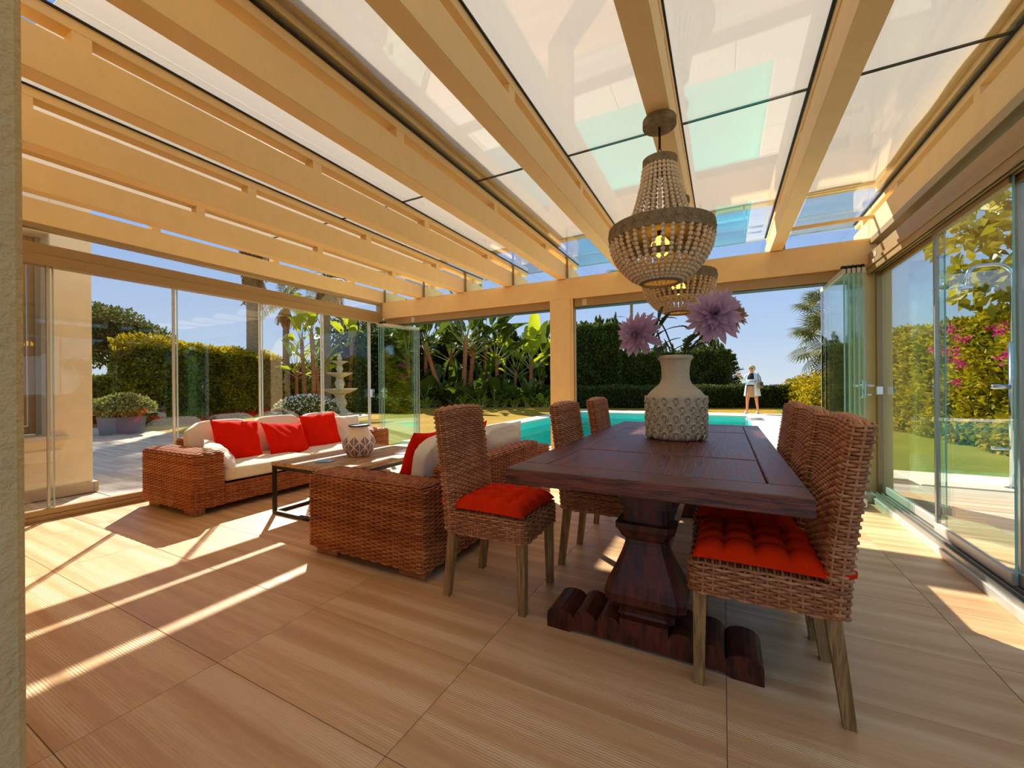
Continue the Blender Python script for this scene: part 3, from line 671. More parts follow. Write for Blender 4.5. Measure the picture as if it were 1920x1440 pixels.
def pedestal(yc):
    p = thing('pedestal'); p.parent = dt
    arc = lambda cx, r, z, w: [(cx - w * math.cos(PI * k / 8), z + r * math.sin(PI * k / 8)) for k in range(9)]
    pts = [(-.44, 0), (-.44, .062)]
    for cx, z, w in ((-.375, .062, .065), (-.255, .074, .055), (-.15, .084, .05)): pts += arc(cx, .035, z, w)
    pts += [(-.10, .125), (.10, .125)] + [(-a, b) for a, b in pts[2:][::-1]] + [(.44, .062), (.44, 0), (.33, 0), (.31, .016), (-.31, .016), (-.33, 0)]
    MB().prism([(a + XC, b) for a, b in pts], yc - .11, yc + .11).build('foot', 'table_dark', p)
    prof = [(.12, .12), (.105, .135), (.105, .155), (.14, .165), (.168, .19), (.172, .225), (.155, .28), (.125, .34), (.10, .40), (.088, .435), (.085, .455), (.10, .468), (.112, .49), (.125, .505), (.125, .53), (.092, .535), (.092, .60), (.115, .605), (.115, .705)]
    m = MB(); V = []; F = []
    for hw, z in prof:
        hy = hw * .62; c = hw * .22
        V += [(XC - hw + c, yc - hy, z), (XC + hw - c, yc - hy, z), (XC + hw, yc - hy + c * .6, z), (XC + hw, yc + hy - c * .6, z), (XC + hw - c, yc + hy, z), (XC - hw + c, yc + hy, z), (XC - hw, yc + hy - c * .6, z), (XC - hw, yc - hy + c * .6, z)]
    for i in range(len(prof) - 1):
        for k in range(8): F.append((i * 8 + k, i * 8 + (k + 1) % 8, i * 8 + 8 + (k + 1) % 8, i * 8 + 8 + k))
    F += [tuple(range(8))[::-1], tuple(range(len(V) - 8, len(V)))]
    m.add(V, F).build('baluster', 'table_dark', p)
    MB().box(XC - .36, XC + .36, yc - .06, yc + .06, .655, .702, .008).build('cleat', 'table_dark', p)
pedestal(1.90); pedestal(3.85)
MB().box(XC - .045, XC + .045, 1.96, 3.79, .22, .32, .006).build('stretcher', 'table_dark', dt)

# ================================================================ DINING CHAIRS (local: seat faces +X, centre of seat at origin)
CW, CD = .435, .47
CH_G = 'wicker dining chairs at the long table'
def make_chair():
    t = thing('dining_chair', 'x', 'chair', group=CH_G)
    wicker_part('seat', t, 'wicker_chair', -CD / 2 + .015, CD / 2, -CW / 2, CW / 2, .355, .475, r=.03, pitch=.0105, half=.034, top_axis='y', topr=.018, amp=.0058)
    lean = lambda q: (-.075 * q ** 1.3, 0)
    wicker_part('backrest', t, 'wicker_chair', -CD / 2 - .01, -CD / 2 + .055, -CW / 2, CW / 2, .36, 1.01, r=.026, pitch=.0125, half=.032, taper=lean, top_axis='y', topr=.014, amp=.0066,
                zfun=lambda P, q: .012 * q * (1 - (P[:, 1] / (CW / 2)) ** 2))
    for sx in (-1, 1):
        for sy in (-1, 1):
            xt, yt = (CD / 2 - .035 if sx > 0 else -CD / 2 + .03), sy * (CW / 2 - .032)
            xb, yb = xt + (.005 if sx > 0 else -.045), yt
            m = MB(); V = []
            for x, y, z, w in ((xt, yt, .37, .023), (xb, yb, 0, .018)): V += [(x - w, y - w, z), (x + w, y - w, z), (x + w, y + w, z), (x - w, y + w, z)]
            m.add(V, [(0, 1, 2, 3), (7, 6, 5, 4), (0, 4, 5, 1), (1, 5, 6, 2), (2, 6, 7, 3), (3, 7, 4, 0)]).build('leg', 'chair_leg', t)
    return t
def tufted(mat):
    n = 32; V = []; F = []; w = .212; hh = .07
    tx = [(-.5, -.5), (0, -.5), (.5, -.5), (-.5, 0), (0, 0), (.5, 0), (-.5, .5), (0, .5), (.5, .5)]
    for side in (1, 0):
        for j in range(n + 1):
            for i in range(n + 1):
                u, v = 2 * i / n - 1, 2 * j / n - 1
                g = max(0, (1 - abs(u) ** 5) * (1 - abs(v) ** 5)) ** .5
                d = min(((u - a) ** 2 + (v - b) ** 2) for a, b in tx)
                dent = math.exp(-d / .012) * .75
                gx = min(abs(u - a) for a in (-.5, 0, .5)); gy = min(abs(v - a) for a in (-.5, 0, .5))
                crease = .38 * max(math.exp(-(gx / .07) ** 2) , math.exp(-(gy / .07) ** 2))
                z = hh * g * (1 - max(dent, crease)) if side else -.004 * g
                e = 1 - .035 * (1 - abs(v) ** 2) ; e2 = 1 - .035 * (1 - abs(u) ** 2)
                V.append((u * w * e, v * w * e2, z + .012))
    k = (n + 1) ** 2
    for j in range(n):
        for i in range(n):
            a = j * (n + 1) + i; F.append((a, a + 1, a + n + 2, a + n + 1)); F.append((a + k + n + 1, a + k + n + 2, a + k + 1, a + k))
    return fast_mesh('pad', V, F, mat, True)
pad_me = tufted('cloth_orange')
tie_me = (lambda b: fast_mesh('tie', b.v, b.f, 'cloth_orange'))(MB().tube([(-.19, .19, .02), (-.24, .215, .03), (-.275, .21, .035), (-.285, .17, .035)], .007, 6))
btn_me = (lambda b: fast_mesh('button', b.v, b.f, 'cloth_orange', True))(MB().sphere((0, 0, 0), .009, 8, 5, (1, 1, .5)))
chair = make_chair(); first = [True]
def place_chair(x, y, rz, label, clabel):
    o = chair if first[0] else copy_tree(chair); first[0] = False
    o.location = (x, y, 0); o.rotation_euler = (0, 0, rz); o['label'] = label
    c = thing('seat_pad', clabel, 'cushion', (x + .012 * math.cos(rz), y, .478), rz + random.uniform(-.04, .04), 'orange red seat pads on the dining chairs')
    link('pad', pad_me, c); link('tie', tie_me, c); link('tie', tie_me, c, scale=(1, -1, 1))
    for a in (-.5, 0, .5):
        for b in (-.5, 0, .5): link('button', btn_me, c, (a * .205, b * .205, .027))
place_chair(-1.10, 2.0, .02, 'wicker dining chair pulled out beside the right sofa, nearest on the left', 'orange red tufted pad on the pulled-out left dining chair')
place_chair(-.675, 2.635, 0, 'wicker dining chair tucked under the left side, in front of the column', 'orange red pad on the middle chair of the left side')
place_chair(-.685, 3.47, 0, 'wicker dining chair tucked under the left side, farthest from the camera', 'orange red pad on the farthest chair of the left side')
place_chair(.115, 1.90, PI, 'wicker dining chair at the right near corner of the table, nearest the camera', 'dark red tufted pad on the nearest right dining chair')
place_chair(.105, 2.42, PI - .02, 'wicker dining chair on the right side, between two others', 'red pad on the middle chair of the right side')
place_chair(.10, 2.95, PI, 'wicker dining chair on the right side, farthest from the camera', 'red pad on the farthest chair of the right side')

# ================================================================ BIG VASE WITH DAHLIAS
VX, VY, VZ = -.29, 2.985, .77
bv = thing('clay_vase', 'large beige clay vase with rows of curled leaf relief', 'vase', (VX, VY, VZ))
prof = [(.150, 0), (.168, .006), (.182, .03), (.186, .07), (.187, .20), (.188, .27), (.182, .295), (.165, .318), (.135, .345), (.105, .372), (.092, .40), (.088, .44), (.091, .49), (.098, .525), (.102, .535), (.112, .54), (.114, .555), (.108, .565), (.095, .566), (.088, .55), (.08, .50)]
MB().lathe(prof, 56).build('body', 'vase_clay', bv, True)
m = MB(); loop = [(0, -.026), (.012, -.012), (.019, .004), (.016, .018), (.004, .024), (-.010, .019), (-.014, .006), (-.006, -.004)]
m.tube([(.004 + .010 * (1 - abs(i - 3.5) / 3.5), a, b) for i, (a, b) in enumerate(loop)], [.0035, .006, .007, .007, .0065, .006, .005, .003], 6)
m.tube([(.0, 0, -.028), (.012, .002, -.014), (.014, .004, 0), (.004, .004, .012)], [.002, .007, .008, .003], 6)
relief = fast_mesh('relief_leaf', m.v, m.f, 'vase_clay', True)
for r_ in range(5):
    for k in range(17):
        a = 2 * PI * (k + .5 * (r_ % 2)) / 17; R_ = .181 if r_ else .177
        link('relief_leaf', relief, bv, (R_ * math.cos(a), R_ * math.sin(a), .035 + r_ * .056), (0, 0, a), 1.14)
def petal_mesh(name, mat, w=.22, curl=.25, n=5):
    V = []; F = []
    for i in range(n + 1):
        u = i / n; ww = w * (math.sin(PI * min(1, u * .82 + .10)) ** .8) * (1 if u < 1 else 0.05); z = curl * u * u
        V += [(u, -ww, z + .35 * ww), (u, 0, z), (u, ww, z + .35 * ww)]
    for i in range(n):
        a = i * 3; F += [(a, a + 3, a + 4, a + 1), (a + 1, a + 4, a + 5, a + 2)]
    return fast_mesh(name, V, F, mat, True)
pet = petal_mesh('petal', 'petal', .125, .16); petb = petal_mesh('petal_b', 'petal_beige', .2, .2); leafv = petal_mesh('leaf', 'leaf_vase', .13, -.25, 7)
def dahlia(label, head, nrm, R, me, stem, n_rows=6, leaves=()):
    t = thing('dahlia', label, 'flower', (VX, VY, VZ), group='dahlias in the clay vase')
    hd = Vector(head) - Vector((VX, VY, VZ)); q = Vector(nrm).normalized().to_track_quat('Z', 'Y')
    for r_ in range(n_rows):
        f = r_ / (n_rows - 1); n = [19, 18, 17, 14, 11, 7][r_]; el = math.radians(-22 + 96 * f); L = R * (1 - .5 * f)
        for k in range(n):
            az = 2 * PI * (k + .5 * (r_ % 2)) / n + random.uniform(-.12, .12)
            e = el + random.uniform(-.2, .2)
            rm = Matrix.Rotation(az, 3, 'Z') @ Matrix.Rotation(-e, 3, 'Y')
            o = link('petal', me, t); o.matrix_local = Matrix.Translation(hd + q @ Vector((0, 0, R * .10 * f))) @ (q.to_matrix() @ rm).to_4x4() @ Matrix.Scale(L * random.uniform(.88, 1.1), 4)
    pts = [Vector(p) - Vector((VX, VY, VZ)) for p in stem] + [hd - q @ Vector((0, 0, .01))]
    MB().tube(pts, [.006] * len(pts), 6).build('stem', 'stem_green', t, True)
    MB().sphere(hd, R * .14, 8, 5).build('calyx', 'stem_green', t, True)
    for p, az, el, L in leaves:
        o = link('leaf', leafv, t); o.matrix_local = Matrix.Translation(Vector(p) - Vector((VX, VY, VZ))) @ (Matrix.Rotation(az, 3, 'Z') @ Matrix.Rotation(-el, 3, 'Y')).to_4x4() @ Matrix.Scale(L, 4)
tocam = Vector((.29, -2.9, -.2))
mouth = lambda a, r: (VX + r * math.cos(a), VY + r * math.sin(a), VZ + .45)
dahlia('mauve dahlia drooping over the left of the clay vase', (-.52, 2.88, 1.485), (-.25, -.85, -.05), .165, pet, [mouth(3.5, .03), (-.36, 2.95, 1.35), (-.40, 2.95, 1.50), (-.45, 2.93, 1.54)], 6,
       [((-.37, 2.94, 1.38), 3.6, .1, .14), ((-.38, 2.94, 1.40), 4.6, -.6, .13), ((-.40, 2.96, 1.52), 2.5, .8, .13), ((-.36, 2.95, 1.45), .3, -1.0, .14), ((-.39, 2.95, 1.52), 5.5, .9, .15), ((-.62, 2.95, 1.62), 3.2, .3, .06)])
dahlia('mauve dahlia facing forward at the right of the clay vase', (-.045, 2.83, 1.57), (.10, -1.0, .18), .185, pet, [mouth(.2, .03), (-.22, 2.95, 1.38), (-.15, 2.93, 1.50), (-.08, 2.88, 1.55)], 6,
       [((-.24, 2.95, 1.36), 5.9, .9, .20), ((-.22, 2.95, 1.40), .1, .9, .18), ((-.25, 2.95, 1.45), 3.3, -.1, .12), ((-.20, 2.94, 1.50), 2.2, .6, .13), ((-.2, 2.94, 1.36), 5.8, .5, .2), ((-.23, 2.95, 1.42), 4.9, .2, .14)])
dahlia('small beige dahlia peeking out behind the right mauve one', (.06, 2.98, 1.58), (.8, -.3, .3), .11, petb, [mouth(.6, .03), (-.2, 3.0, 1.38), (-.06, 2.99, 1.52)], 5,
       [((-.22, 3.0, 1.40), 1.2, .9, .15), ((-.18, 3.0, 1.42), .2, .4, .16)])
t = thing('vase_greenery', 'leafy dark green stem rising in the middle of the clay vase', 'foliage', (VX, VY, VZ))
pts = [(0, 0, .45), (-.01, -.01, .60), (-.06, -.02, .74), (-.10, -.03, .82)]; MB().tube(pts, .005, 6).build('stem', 'stem_green', t, True)
for p, az, el, L in ((pts[3], 1.3, 1.2, .12), (pts[3], 4.2, -.9, .15), (pts[3], 3.0, .5, .12), (pts[2], .3, .4, .13), (pts[3], .2, .2, .12), (pts[2], 2.6, -.3, .12), (pts[1], .4, .6, .14), (pts[1], 2.8, .7, .13)):
    o = link('leaf', leafv, t); o.matrix_local = Matrix.Translation(p) @ (Matrix.Rotation(az, 3, 'Z') @ Matrix.Rotation(-el, 3, 'Y')).to_4x4() @ Matrix.Scale(L, 4)

# ================================================================ CHANDELIERS
def chandelier_root(label, x, y):
    return thing('bead_chandelier', label, 'chandelier', (x, y, 0), group='wooden bead chandeliers over the dining table')
ch = chandelier_root('nearer wooden bead chandelier hanging over the dining table, fully visible', -.293, 2.30)
MB().lathe([(.082, 2.515), (.086, 2.52), (.086, 2.555), (.082, 2.561)], 32).build('ceiling_rose', 'chand_wood', ch)
MB().tube([(0, 0, 2.40), (0, 0, 2.516)], .0065, 8).build('rod', 'iron', ch, True)
for k in range(3):
    z = 2.385 - k * .021; ring = [(.008 * math.cos(2 * PI * i / 10), 0, z + .016 * math.sin(2 * PI * i / 10)) for i in range(11)]
    if k % 2: ring = [(0, a, c) for a, b, c in ring]
    MB().tube(ring, .0025, 6, cap=False).build('chain_link', 'iron', ch, True)
def ring(name, r, z0, z1, th=.012, mat='chand_wood'):
    n = 48; m = MB(); m.lathe([(r, z0), (r, z1), (r - th, z1), (r - th, z0), (r, z0)], n); m.f = m.f[:-2]; m.mi = m.mi[:-2]; return m.build(name, mat, ch)
ring('top_ring', .088, 2.295, 2.34); ring('main_ring', .268, 1.905, 1.975); ring('bottom_ring', .10, 1.678, 1.69); ring('inner_ring', .165, 1.80, 1.835)
MB().lathe([(.003, 2.325), (.080, 2.325), (.080, 2.333), (.003, 2.333)], 24).build('top_plate', 'chand_wood', ch)
flower = MB()
for k in range(6): flower.sphere((0, .014 * math.cos(k * PI / 3), .014 * math.sin(k * PI / 3)), .009, 6, 4, (.5, 1, 1))
flower.sphere((.002, 0, 0), .008, 6, 4, (.6, 1, 1)); flower_me = fast_mesh('carved_rosette', flower.v, flower.f, 'chand_wood', True)
for k in range(26): a = 2 * PI * k / 26; link('carved_rosette', flower_me, ch, (.266 * math.cos(a), .266 * math.sin(a), 1.944), (0, 0, a))
def strand_mesh(name, pts, br):
    m = MB(); P = np.array(pts); L = np.concatenate([[0], np.cumsum(np.linalg.norm(np.diff(P, axis=0), axis=1))])
    n = int(L[-1] / (br * 1.9))
    for k in range(n):
        s_ = (k + .5) * L[-1] / n; c = [np.interp(s_, L, P[:, i]) for i in range(3)]; m.sphere(c, br * random.uniform(.92, 1.06), 8, 5)
    return fast_mesh(name, m.v, m.f, 'bead', True)
up_pts = [(.083 + (.172 - .083) * u ** 1.5, 0, 2.30 - .335 * u) for u in np.linspace(0, 1, 12)]
lo_pts = [(.10 + (.258 - .10) * math.sin(u * PI / 2) ** .72, 0, 1.690 + .225 * u) for u in np.linspace(0, 1, 12)]
in_pts = [(.10 + .06 * math.sin(u * PI / 2), 0, 1.69 + .115 * u) for u in np.linspace(0, 1, 8)]; in2 = [(.16 + .09 * u, 0, 1.83 + .085 * u) for u in np.linspace(0, 1, 6)]
su, sl, si, sj = strand_mesh('bead_strand', up_pts, .0115), strand_mesh('bead_strand', lo_pts, .0115), strand_mesh('bead_strand', in_pts, .0095), strand_mesh('bead_strand', in2, .0095)
for k in range(26): link('bead_strand', su, ch, (0, 0, 0), (0, 0, 2 * PI * k / 26))
for k in range(36): link('bead_strand', sl, ch, (0, 0, 0), (0, 0, 2 * PI * k / 36))
for k in range(16): link('bead_strand', sj, ch, (0, 0, 0), (0, 0, 2 * PI * (k + .5) / 16))
MB().lathe([(.10, 1.962), (.255, 1.962), (.255, 1.97), (.10, 1.97)], 32).build('ring_plate', 'chand_wood', ch)
MB().lathe([(.014, 1.93), (.016, 1.94), (.016, 1.985), (.010, 1.99)], 12).build('lamp_holder', 'black_plastic', ch)
MB().tube([(0, 0, 1.985), (0, 0, 2.33)], .004, 6).build('flex', 'black_plastic', ch)
MB().lathe([(.004, 1.825), (.026, 1.829), (.044, 1.845), (.051, 1.872), (.046, 1.898), (.030, 1.918), (.016, 1.932)], 20).build('bulb', 'bulb', ch, True)
pl_ = bpy.data.lights.new('bulb_light', 'POINT'); pl_.energy = 5; pl_.color = (1, .6, .2); pl_.shadow_soft_size = .05
plo = bpy.data.objects.new('bulb_light', pl_); COL.objects.link(plo); plo.parent = ch; plo.location = (0, 0, 1.872)
ch2 = copy_tree(ch); ch2.location = (-.30, 3.36, 0); ch2['label'] = 'farther wooden bead chandelier partly hidden behind the nearer one'

# ================================================================ GARDEN
gd = thing('ground', 'golden dry lawn around the pool', 'lawn', kind='structure')
PX0, PX1, PY0, PY1 = -5.3, .72, 6.95, 15.85
def gbox(mat, *a): return pbox('lawn_patch', mat, gd, *a)
CO = .55
gbox('lawn', -40, PX0 - CO, 5.15, 40, -.3, -.02); gbox('lawn', -40, -16.5, -10, 5.15, -.3, -.02); gbox('lawn', PX0 - CO, PX1 + 1.2, PY1 + 1.35, 40, -.3, -.02)
gbox('lawn_green', PX1 + 1.2, 20, 6.95, 40, -.3, -.02); gbox('lawn_green', 6, 20, -4, 6.95, -.3, -.02)
sea = MB().box(-3000, 3000, 60, 4500, -31, -30).build('sea', 'sea', None); tag(sea, 'hazy blue sea beyond the garden', 'sea', kind='structure')
hm = MB(); hp = [(-60 + k * 12, 7 * math.exp(-((k - 9) / 6) ** 2)) for k in range(24)]
hm.prism([(a, -30 + b * 1.0) for a, b in hp] + [(hp[-1][0], -34), (hp[0][0], -34)], 300, 420); ho = hm.build('headland', 'hill', None, loc=(40, 0, 0)); tag(ho, 'pale sandy headland beyond the garden', 'hill', kind='structure')
# pool
pool = thing('swimming_pool', 'turquoise swimming pool with pale stone coping', 'pool')
for a in ((PX0 - .05, PX0, PY0, PY1), (PX1, PX1 + .05, PY0, PY1), (PX0 - .05, PX1 + .05, PY0 - .05, PY0), (PX0 - .05, PX1 + .05, PY1, PY1 + .05)): pbox('pool_wall', 'pool_tile', pool, *a, -1.6, -.025)
pbox('pool_floor', 'pool_tile', pool, PX0, PX1, PY0, PY1, -1.3, -1.2)
pbox('water', 'water', pool, PX0, PX1, PY0, PY1, -.50, -.22)
for k in range(4): pbox('pool_step', 'pool_tile', pool, PX1 - .9, PX1, PY1 - .4 * (k + 1), PY1, -1.2, -.45 - .2 * k)
n = 10
for k in range(n):
    ya, yb = PY0 + (PY1 - PY0) * k / n, PY0 + (PY1 - PY0) * (k + 1) / n
    pbox('coping_stone', 'coping', pool, PX0 - CO, PX0 + .02, ya + .004, yb - .004, -.05, .01, .008); pbox('coping_stone', 'coping', pool, PX1 - .02, PX1 + 1.2, ya + .004, yb - .004, -.05, .01, .008)
n = 9; xa0, xb0 = PX0 - CO, PX1 + 1.2
for k in range(n):
    xa, xb = xa0 + (xb0 - xa0) * k / n, xa0 + (xb0 - xa0) * (k + 1) / n
    pbox('coping_stone', 'coping', pool, xa + .004, xb - .004, PY1 - .02, PY1 + 1.35, -.05, .01, .008); pbox('coping_stone', 'coping', pool, xa + .004, xb - .004, PY0 - .62, PY0 + .02, -.05, .006, .008)
for y in (PY1 - 1.2, PY1 - 1.7): MB().tube([(PX1 + .35, y, 0), (PX1 + .35, y, .02), (PX1 + .3, y, .03), (PX1 - .1, y, .02), (PX1 - .12, y, -.9)], .02, 8).build('ladder_rail', 'chrome', pool, True)
# stone strip outside the right glass
ss = thing('stone_path', 'pale stone path between the right glass wall and the lawn', 'path', kind='structure')
for k in range(5): pbox('path_slab', 'coping', ss, 1.94 + k * .9, 1.94 + (k + 1) * .9 - .01, 6.09, 6.93, -.05, .004, .008)

# ---- foliage helpers
def leaf_quads(P, D, L, Wd, fold=.15):
    n = len(P); r = rng.normal(size=(n, 3)); D = D / np.linalg.norm(D, axis=1)[:, None]
    Sd = np.cross(D, r); Sd /= np.linalg.norm(Sd, axis=1)[:, None]; Nn = np.cross(Sd, D)
    L = np.broadcast_to(np.asarray(L), (n,))[:, None]; Wd = np.broadcast_to(np.asarray(Wd), (n,))[:, None]
    V = np.stack([P, P + D * L * .5 + Sd * Wd + Nn * Wd * fold, P + D * L, P + D * L * .5 - Sd * Wd + Nn * Wd * fold], 1).reshape(-1, 3)
    return V, np.arange(4 * n).reshape(n, 4)
def leaves(name, parent, P, D, L, Wd, mat):
    V, F = leaf_quads(P, D, L, Wd); o = link(name, fast_mesh(name, V, F, mat), parent); o['kind'] = 'stuff'; return o
def hedge(name, label, p0, p1, w, h, n, L, mat, core='hedge_core', topmat=None, cat='hedge', group=None, z0=0, bump=.12, spiky=0):
    t = thing(name, label, cat, (p0[0], p0[1], z0), math.atan2(p1[1] - p0[1], p1[0] - p0[0]), group)
    ln = math.hypot(p1[0] - p0[0], p1[1] - p0[1])
    MB().box(.12, ln - .12, -w / 2 + .12, w / 2 - .12, 0, h - .14, .08).build('core', core, t)
    A = np.array([ln * h, ln * h, w * h, w * h, ln * w]); k = rng.choice(5, n, p=A / A.sum()); u, v = rng.random(n), rng.random(n); P = np.zeros((n, 3)); N = np.zeros((n, 3))
    for i, (f, nn) in enumerate(((lambda u, v: (u * ln, -w / 2 + 0 * u, v * h), (0, -1, 0)), (lambda u, v: (u * ln, w / 2 + 0 * u, v * h), (0, 1, 0)), (lambda u, v: (0 * u, (u - .5) * w, v * h), (-1, 0, 0)), (lambda u, v: (ln + 0 * u, (u - .5) * w, v * h), (1, 0, 0)), (lambda u, v: (u * ln, (v - .5) * w, h + 0 * u), (0, 0, 1)))):
        s_ = k == i; P[s_] = np.stack(f(u[s_], v[s_]), 1); N[s_] = nn
    bul = bump * (np.sin(P[:, 0] * 2.3 + 1.3 * np.sin(P[:, 2] * 3)) * np.sin(P[:, 2] * 2.9 + P[:, 0]) * .6 + .5 * np.sin(P[:, 0] * 6.1 + P[:, 1] * 5) * np.cos(P[:, 2] * 5.3)) - rng.random(n) * .14
    P += N * bul[:, None]; P[:, 2] = np.maximum(P[:, 2], .02)
    D = N * .6 + rng.normal(size=(n, 3)) * .6 + np.array([0, 0, .25])
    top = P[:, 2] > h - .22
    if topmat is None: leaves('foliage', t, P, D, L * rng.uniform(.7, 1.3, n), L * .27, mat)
    else: leaves('foliage', t, P[~top], D[~top], L * rng.uniform(.7, 1.3, (~top).sum()), L * .27, mat); leaves('sun_painted_foliage', t, P[top], D[top], L * rng.uniform(.7, 1.3, top.sum()), L * .27, topmat)  # top leaves take a lighter material: sunlight painted into the colour
    if spiky:
        ns = int(spiky * ln); Q = []; E_ = []
        for _ in range(ns):
            bx, by = rng.random() * ln, (rng.random() - .5) * w * .8; hh = rng.uniform(.15, .75); lean = rng.normal(size=2) * .12
            for q in np.linspace(0, 1, 26):
                for _k in range(2): Q.append((bx + lean[0] * q, by + lean[1] * q, h - .2 + hh * q)); a = rng.random() * 6.28; rr = .8 * (1 - q) + .15; E_.append((math.cos(a) * rr, math.sin(a) * rr, .75))
        leaves('sprigs', t, np.array(Q), np.array(E_), L * 1.6, L * .3, mat)
    return t
def blob(t, name, ells, n, L, mat, wd=.3, core=None, shell=.45):
    Ps = []; Ds = []
    vol = np.array([e[3] * e[4] * e[5] for e in ells]) ** (2 / 3); k = rng.choice(len(ells), n, p=vol / vol.sum()); E_ = np.array(ells)[k]
    d = rng.normal(size=(n, 3)); d /= np.linalg.norm(d, axis=1)[:, None]; r = 1 - shell * rng.random(n) ** 1.5
    P = E_[:, :3] + d * E_[:, 3:6] * r[:, None]; D = d * .6 + rng.normal(size=(n, 3)) * .6
    leaves(name, t, P, D, L * rng.uniform(.7, 1.3, n), L * wd, mat)
    if core:
        m = MB()
        for e in ells: m.sphere(e[:3], 1, 12, 8, tuple(v * .72 for v in e[3:6]))
        m.build('core', core, t, True)
    return t

# ---- banana-like plants (giant bird of paradise)
def paddle(name, mat, Lp, Lb, wb, droop, stalk='bark_stalk'):
    V = []; F = []; mi = []; n = 9
    c = []
    for i in range(n + 1): u = i / n; s_ = Lp + Lb * u; c.append((s_ * math.cos(droop * u * .9), 0, -droop * .45 * Lb * u * u))
    for i in range(n + 1):
        u = i / n; w = wb * (math.sin(PI * (u * .9 + .06)) ** .62) * (1 if i < n else .15); x, y, z = c[i]; wv = .02 * math.sin(i * 2.3)
        V += [(x, -w, z + w * .45 + wv), (x, 0, z), (x, w, z + w * .45 - wv)]
    for i in range(n):
        a = i * 3; F += [(a, a + 3, a + 4, a + 1), (a + 1, a + 4, a + 5, a + 2)]; mi += [0, 0]
    b = len(V)
    for i, (x, r) in enumerate(((0, .035), (Lp * .5, .022), (Lp, .014), (Lp + Lb * .45, .008))):
        zz = -droop * .45 * Lb * (max(0, x - Lp) / Lb) ** 2
        for k in range(4): V.append((x, r * math.cos(k * PI / 2), zz - .006 + r * math.sin(k * PI / 2)))
    for i in range(3):
        for k in range(4): F.append((b + i * 4 + k, b + i * 4 + (k + 1) % 4, b + i * 4 + 4 + (k + 1) % 4, b + i * 4 + 4 + k)); mi.append(1)
    return fast_mesh(name, V, F, [mat, stalk], True, mi)
LV = {k: [paddle('leaf', k, .9, 1.25, .24, .5), paddle('leaf', k, .7, 1.0, .21, .9), paddle('leaf', k, 1.1, 1.35, .26, .25)] for k in ('leaf_banana', 'leaf_bright')}
LS = [paddle('leaf', 'leaf_banana', .35, .75, .16, .7), paddle('leaf', 'leaf_banana', .45, .85, .18, .4)]
LG = [paddle('leaf', 'leaf_bright', .15, .5, .06, .8)]
def banana(label, x, y, h, lean, n, mat='leaf_banana', sc=1.0, group='tall broad-leaved plants behind the pool'):
    t = thing('bird_of_paradise', label, 'plant', (x, y, 0), random.uniform(0, 6), group)
    top = Vector((lean * math.cos(1), lean * math.sin(1), h)); pts = [Vector((0, 0, 0)), Vector((top.x * .3, top.y * .3, h * .4)), Vector((top.x * .7, top.y * .7, h * .75)), top]
    if h > .3: MB().tube(pts + [top + Vector((0, 0, .35 * sc))], [.12 * sc, .10 * sc, .085 * sc, .10 * sc, .03 * sc], 9).build('trunk', 'bark_red', t, True)
    pl0 = random.uniform(0, PI)
    for k in range(n):
        f = k / max(1, n - 1); az = pl0 + (0 if k % 2 else PI) + random.uniform(-.55, .55); el = math.radians(24 + 60 * f) + random.uniform(-.12, .12)
        o = link('leaf', random.choice(LV[mat]), t, top + Vector((0, 0, -.35 + .5 * f)), (random.uniform(-.4, .4), -el, az), sc * random.uniform(.8, 1.1))
    return t
def clump(label, x, y, n, sc, meshes, group):
    t = thing('leafy_clump', label, 'plant', (x, y, -.02), 0, group)
    for k in range(n): link('leaf', random.choice(meshes), t, (random.uniform(-.12, .12), random.uniform(-.12, .12), 0), (random.uniform(-.5, .5), -math.radians(random.uniform(25, 82)), 2 * PI * k / n + random.uniform(-.3, .3)), sc * random.uniform(.75, 1.15))
BG = 'tall broad-leaved plants behind the pool'
def at(px, depth):   # point on the ground seen in column px at a given distance straight ahead
    a = (px - 960) / 763; v = fwd * depth + rt * (a * depth); return v.x, v.y
ORD = ['first', 'second', 'third', 'fourth', 'fifth', 'sixth', 'seventh', 'eighth', 'ninth', 'tenth', 'eleventh', 'twelfth', 'thirteenth', 'fourteenth', 'fifteenth', 'sixteenth', 'seventeenth', 'eighteenth', 'nineteenth', 'twentieth']
def ban_px(px, depth, hpx, lean, n, mat='leaf_banana', sc=1.0, label=None):
    x, y = at(px, depth); h = CAMH + (717 - hpx) / 763 * depth
    return banana(label, x, y, h, lean, n, mat, sc)
for i, (px, dp, hp_, ln_, n_, mt, sc_) in enumerate(((755, 23.5, 652, .3, 14, 'leaf_banana', 1.2), (768, 22.5, 668, .3, 13, 'leaf_banana', 1.2), (800, 23.5, 640, .2, 14, 'leaf_banana', 1.25), (828, 22.2, 652, .9, 15, 'leaf_banana', 1.3), (842, 24, 664, .2, 12, 'leaf_banana', 1.2), (868, 22.4, 642, .3, 16, 'leaf_banana', 1.4), (880, 23, 655, .3, 12, 'leaf_banana', 1.3), (905, 24.2, 640, .3, 14, 'leaf_banana', 1.3), (936, 22.8, 672, .3, 14, 'leaf_banana', 1.25), (950, 24.6, 655, .2, 13, 'leaf_bright', 1.05), (962, 23, 695, .2, 12, 'leaf_bright', 1.0), (994, 22.6, 682, .1, 15, 'leaf_bright', 1.2), (1016, 24, 672, .2, 13, 'leaf_banana', 1.1))):
    ban_px(px, dp, hp_, ln_, n_, mt, sc_, ORD[i] + (' from the left of the tall broad-leaved plants, bright green leaves' if mt == 'leaf_bright' else ' from the left of the tall broad-leaved plants with bare reddish trunks'))
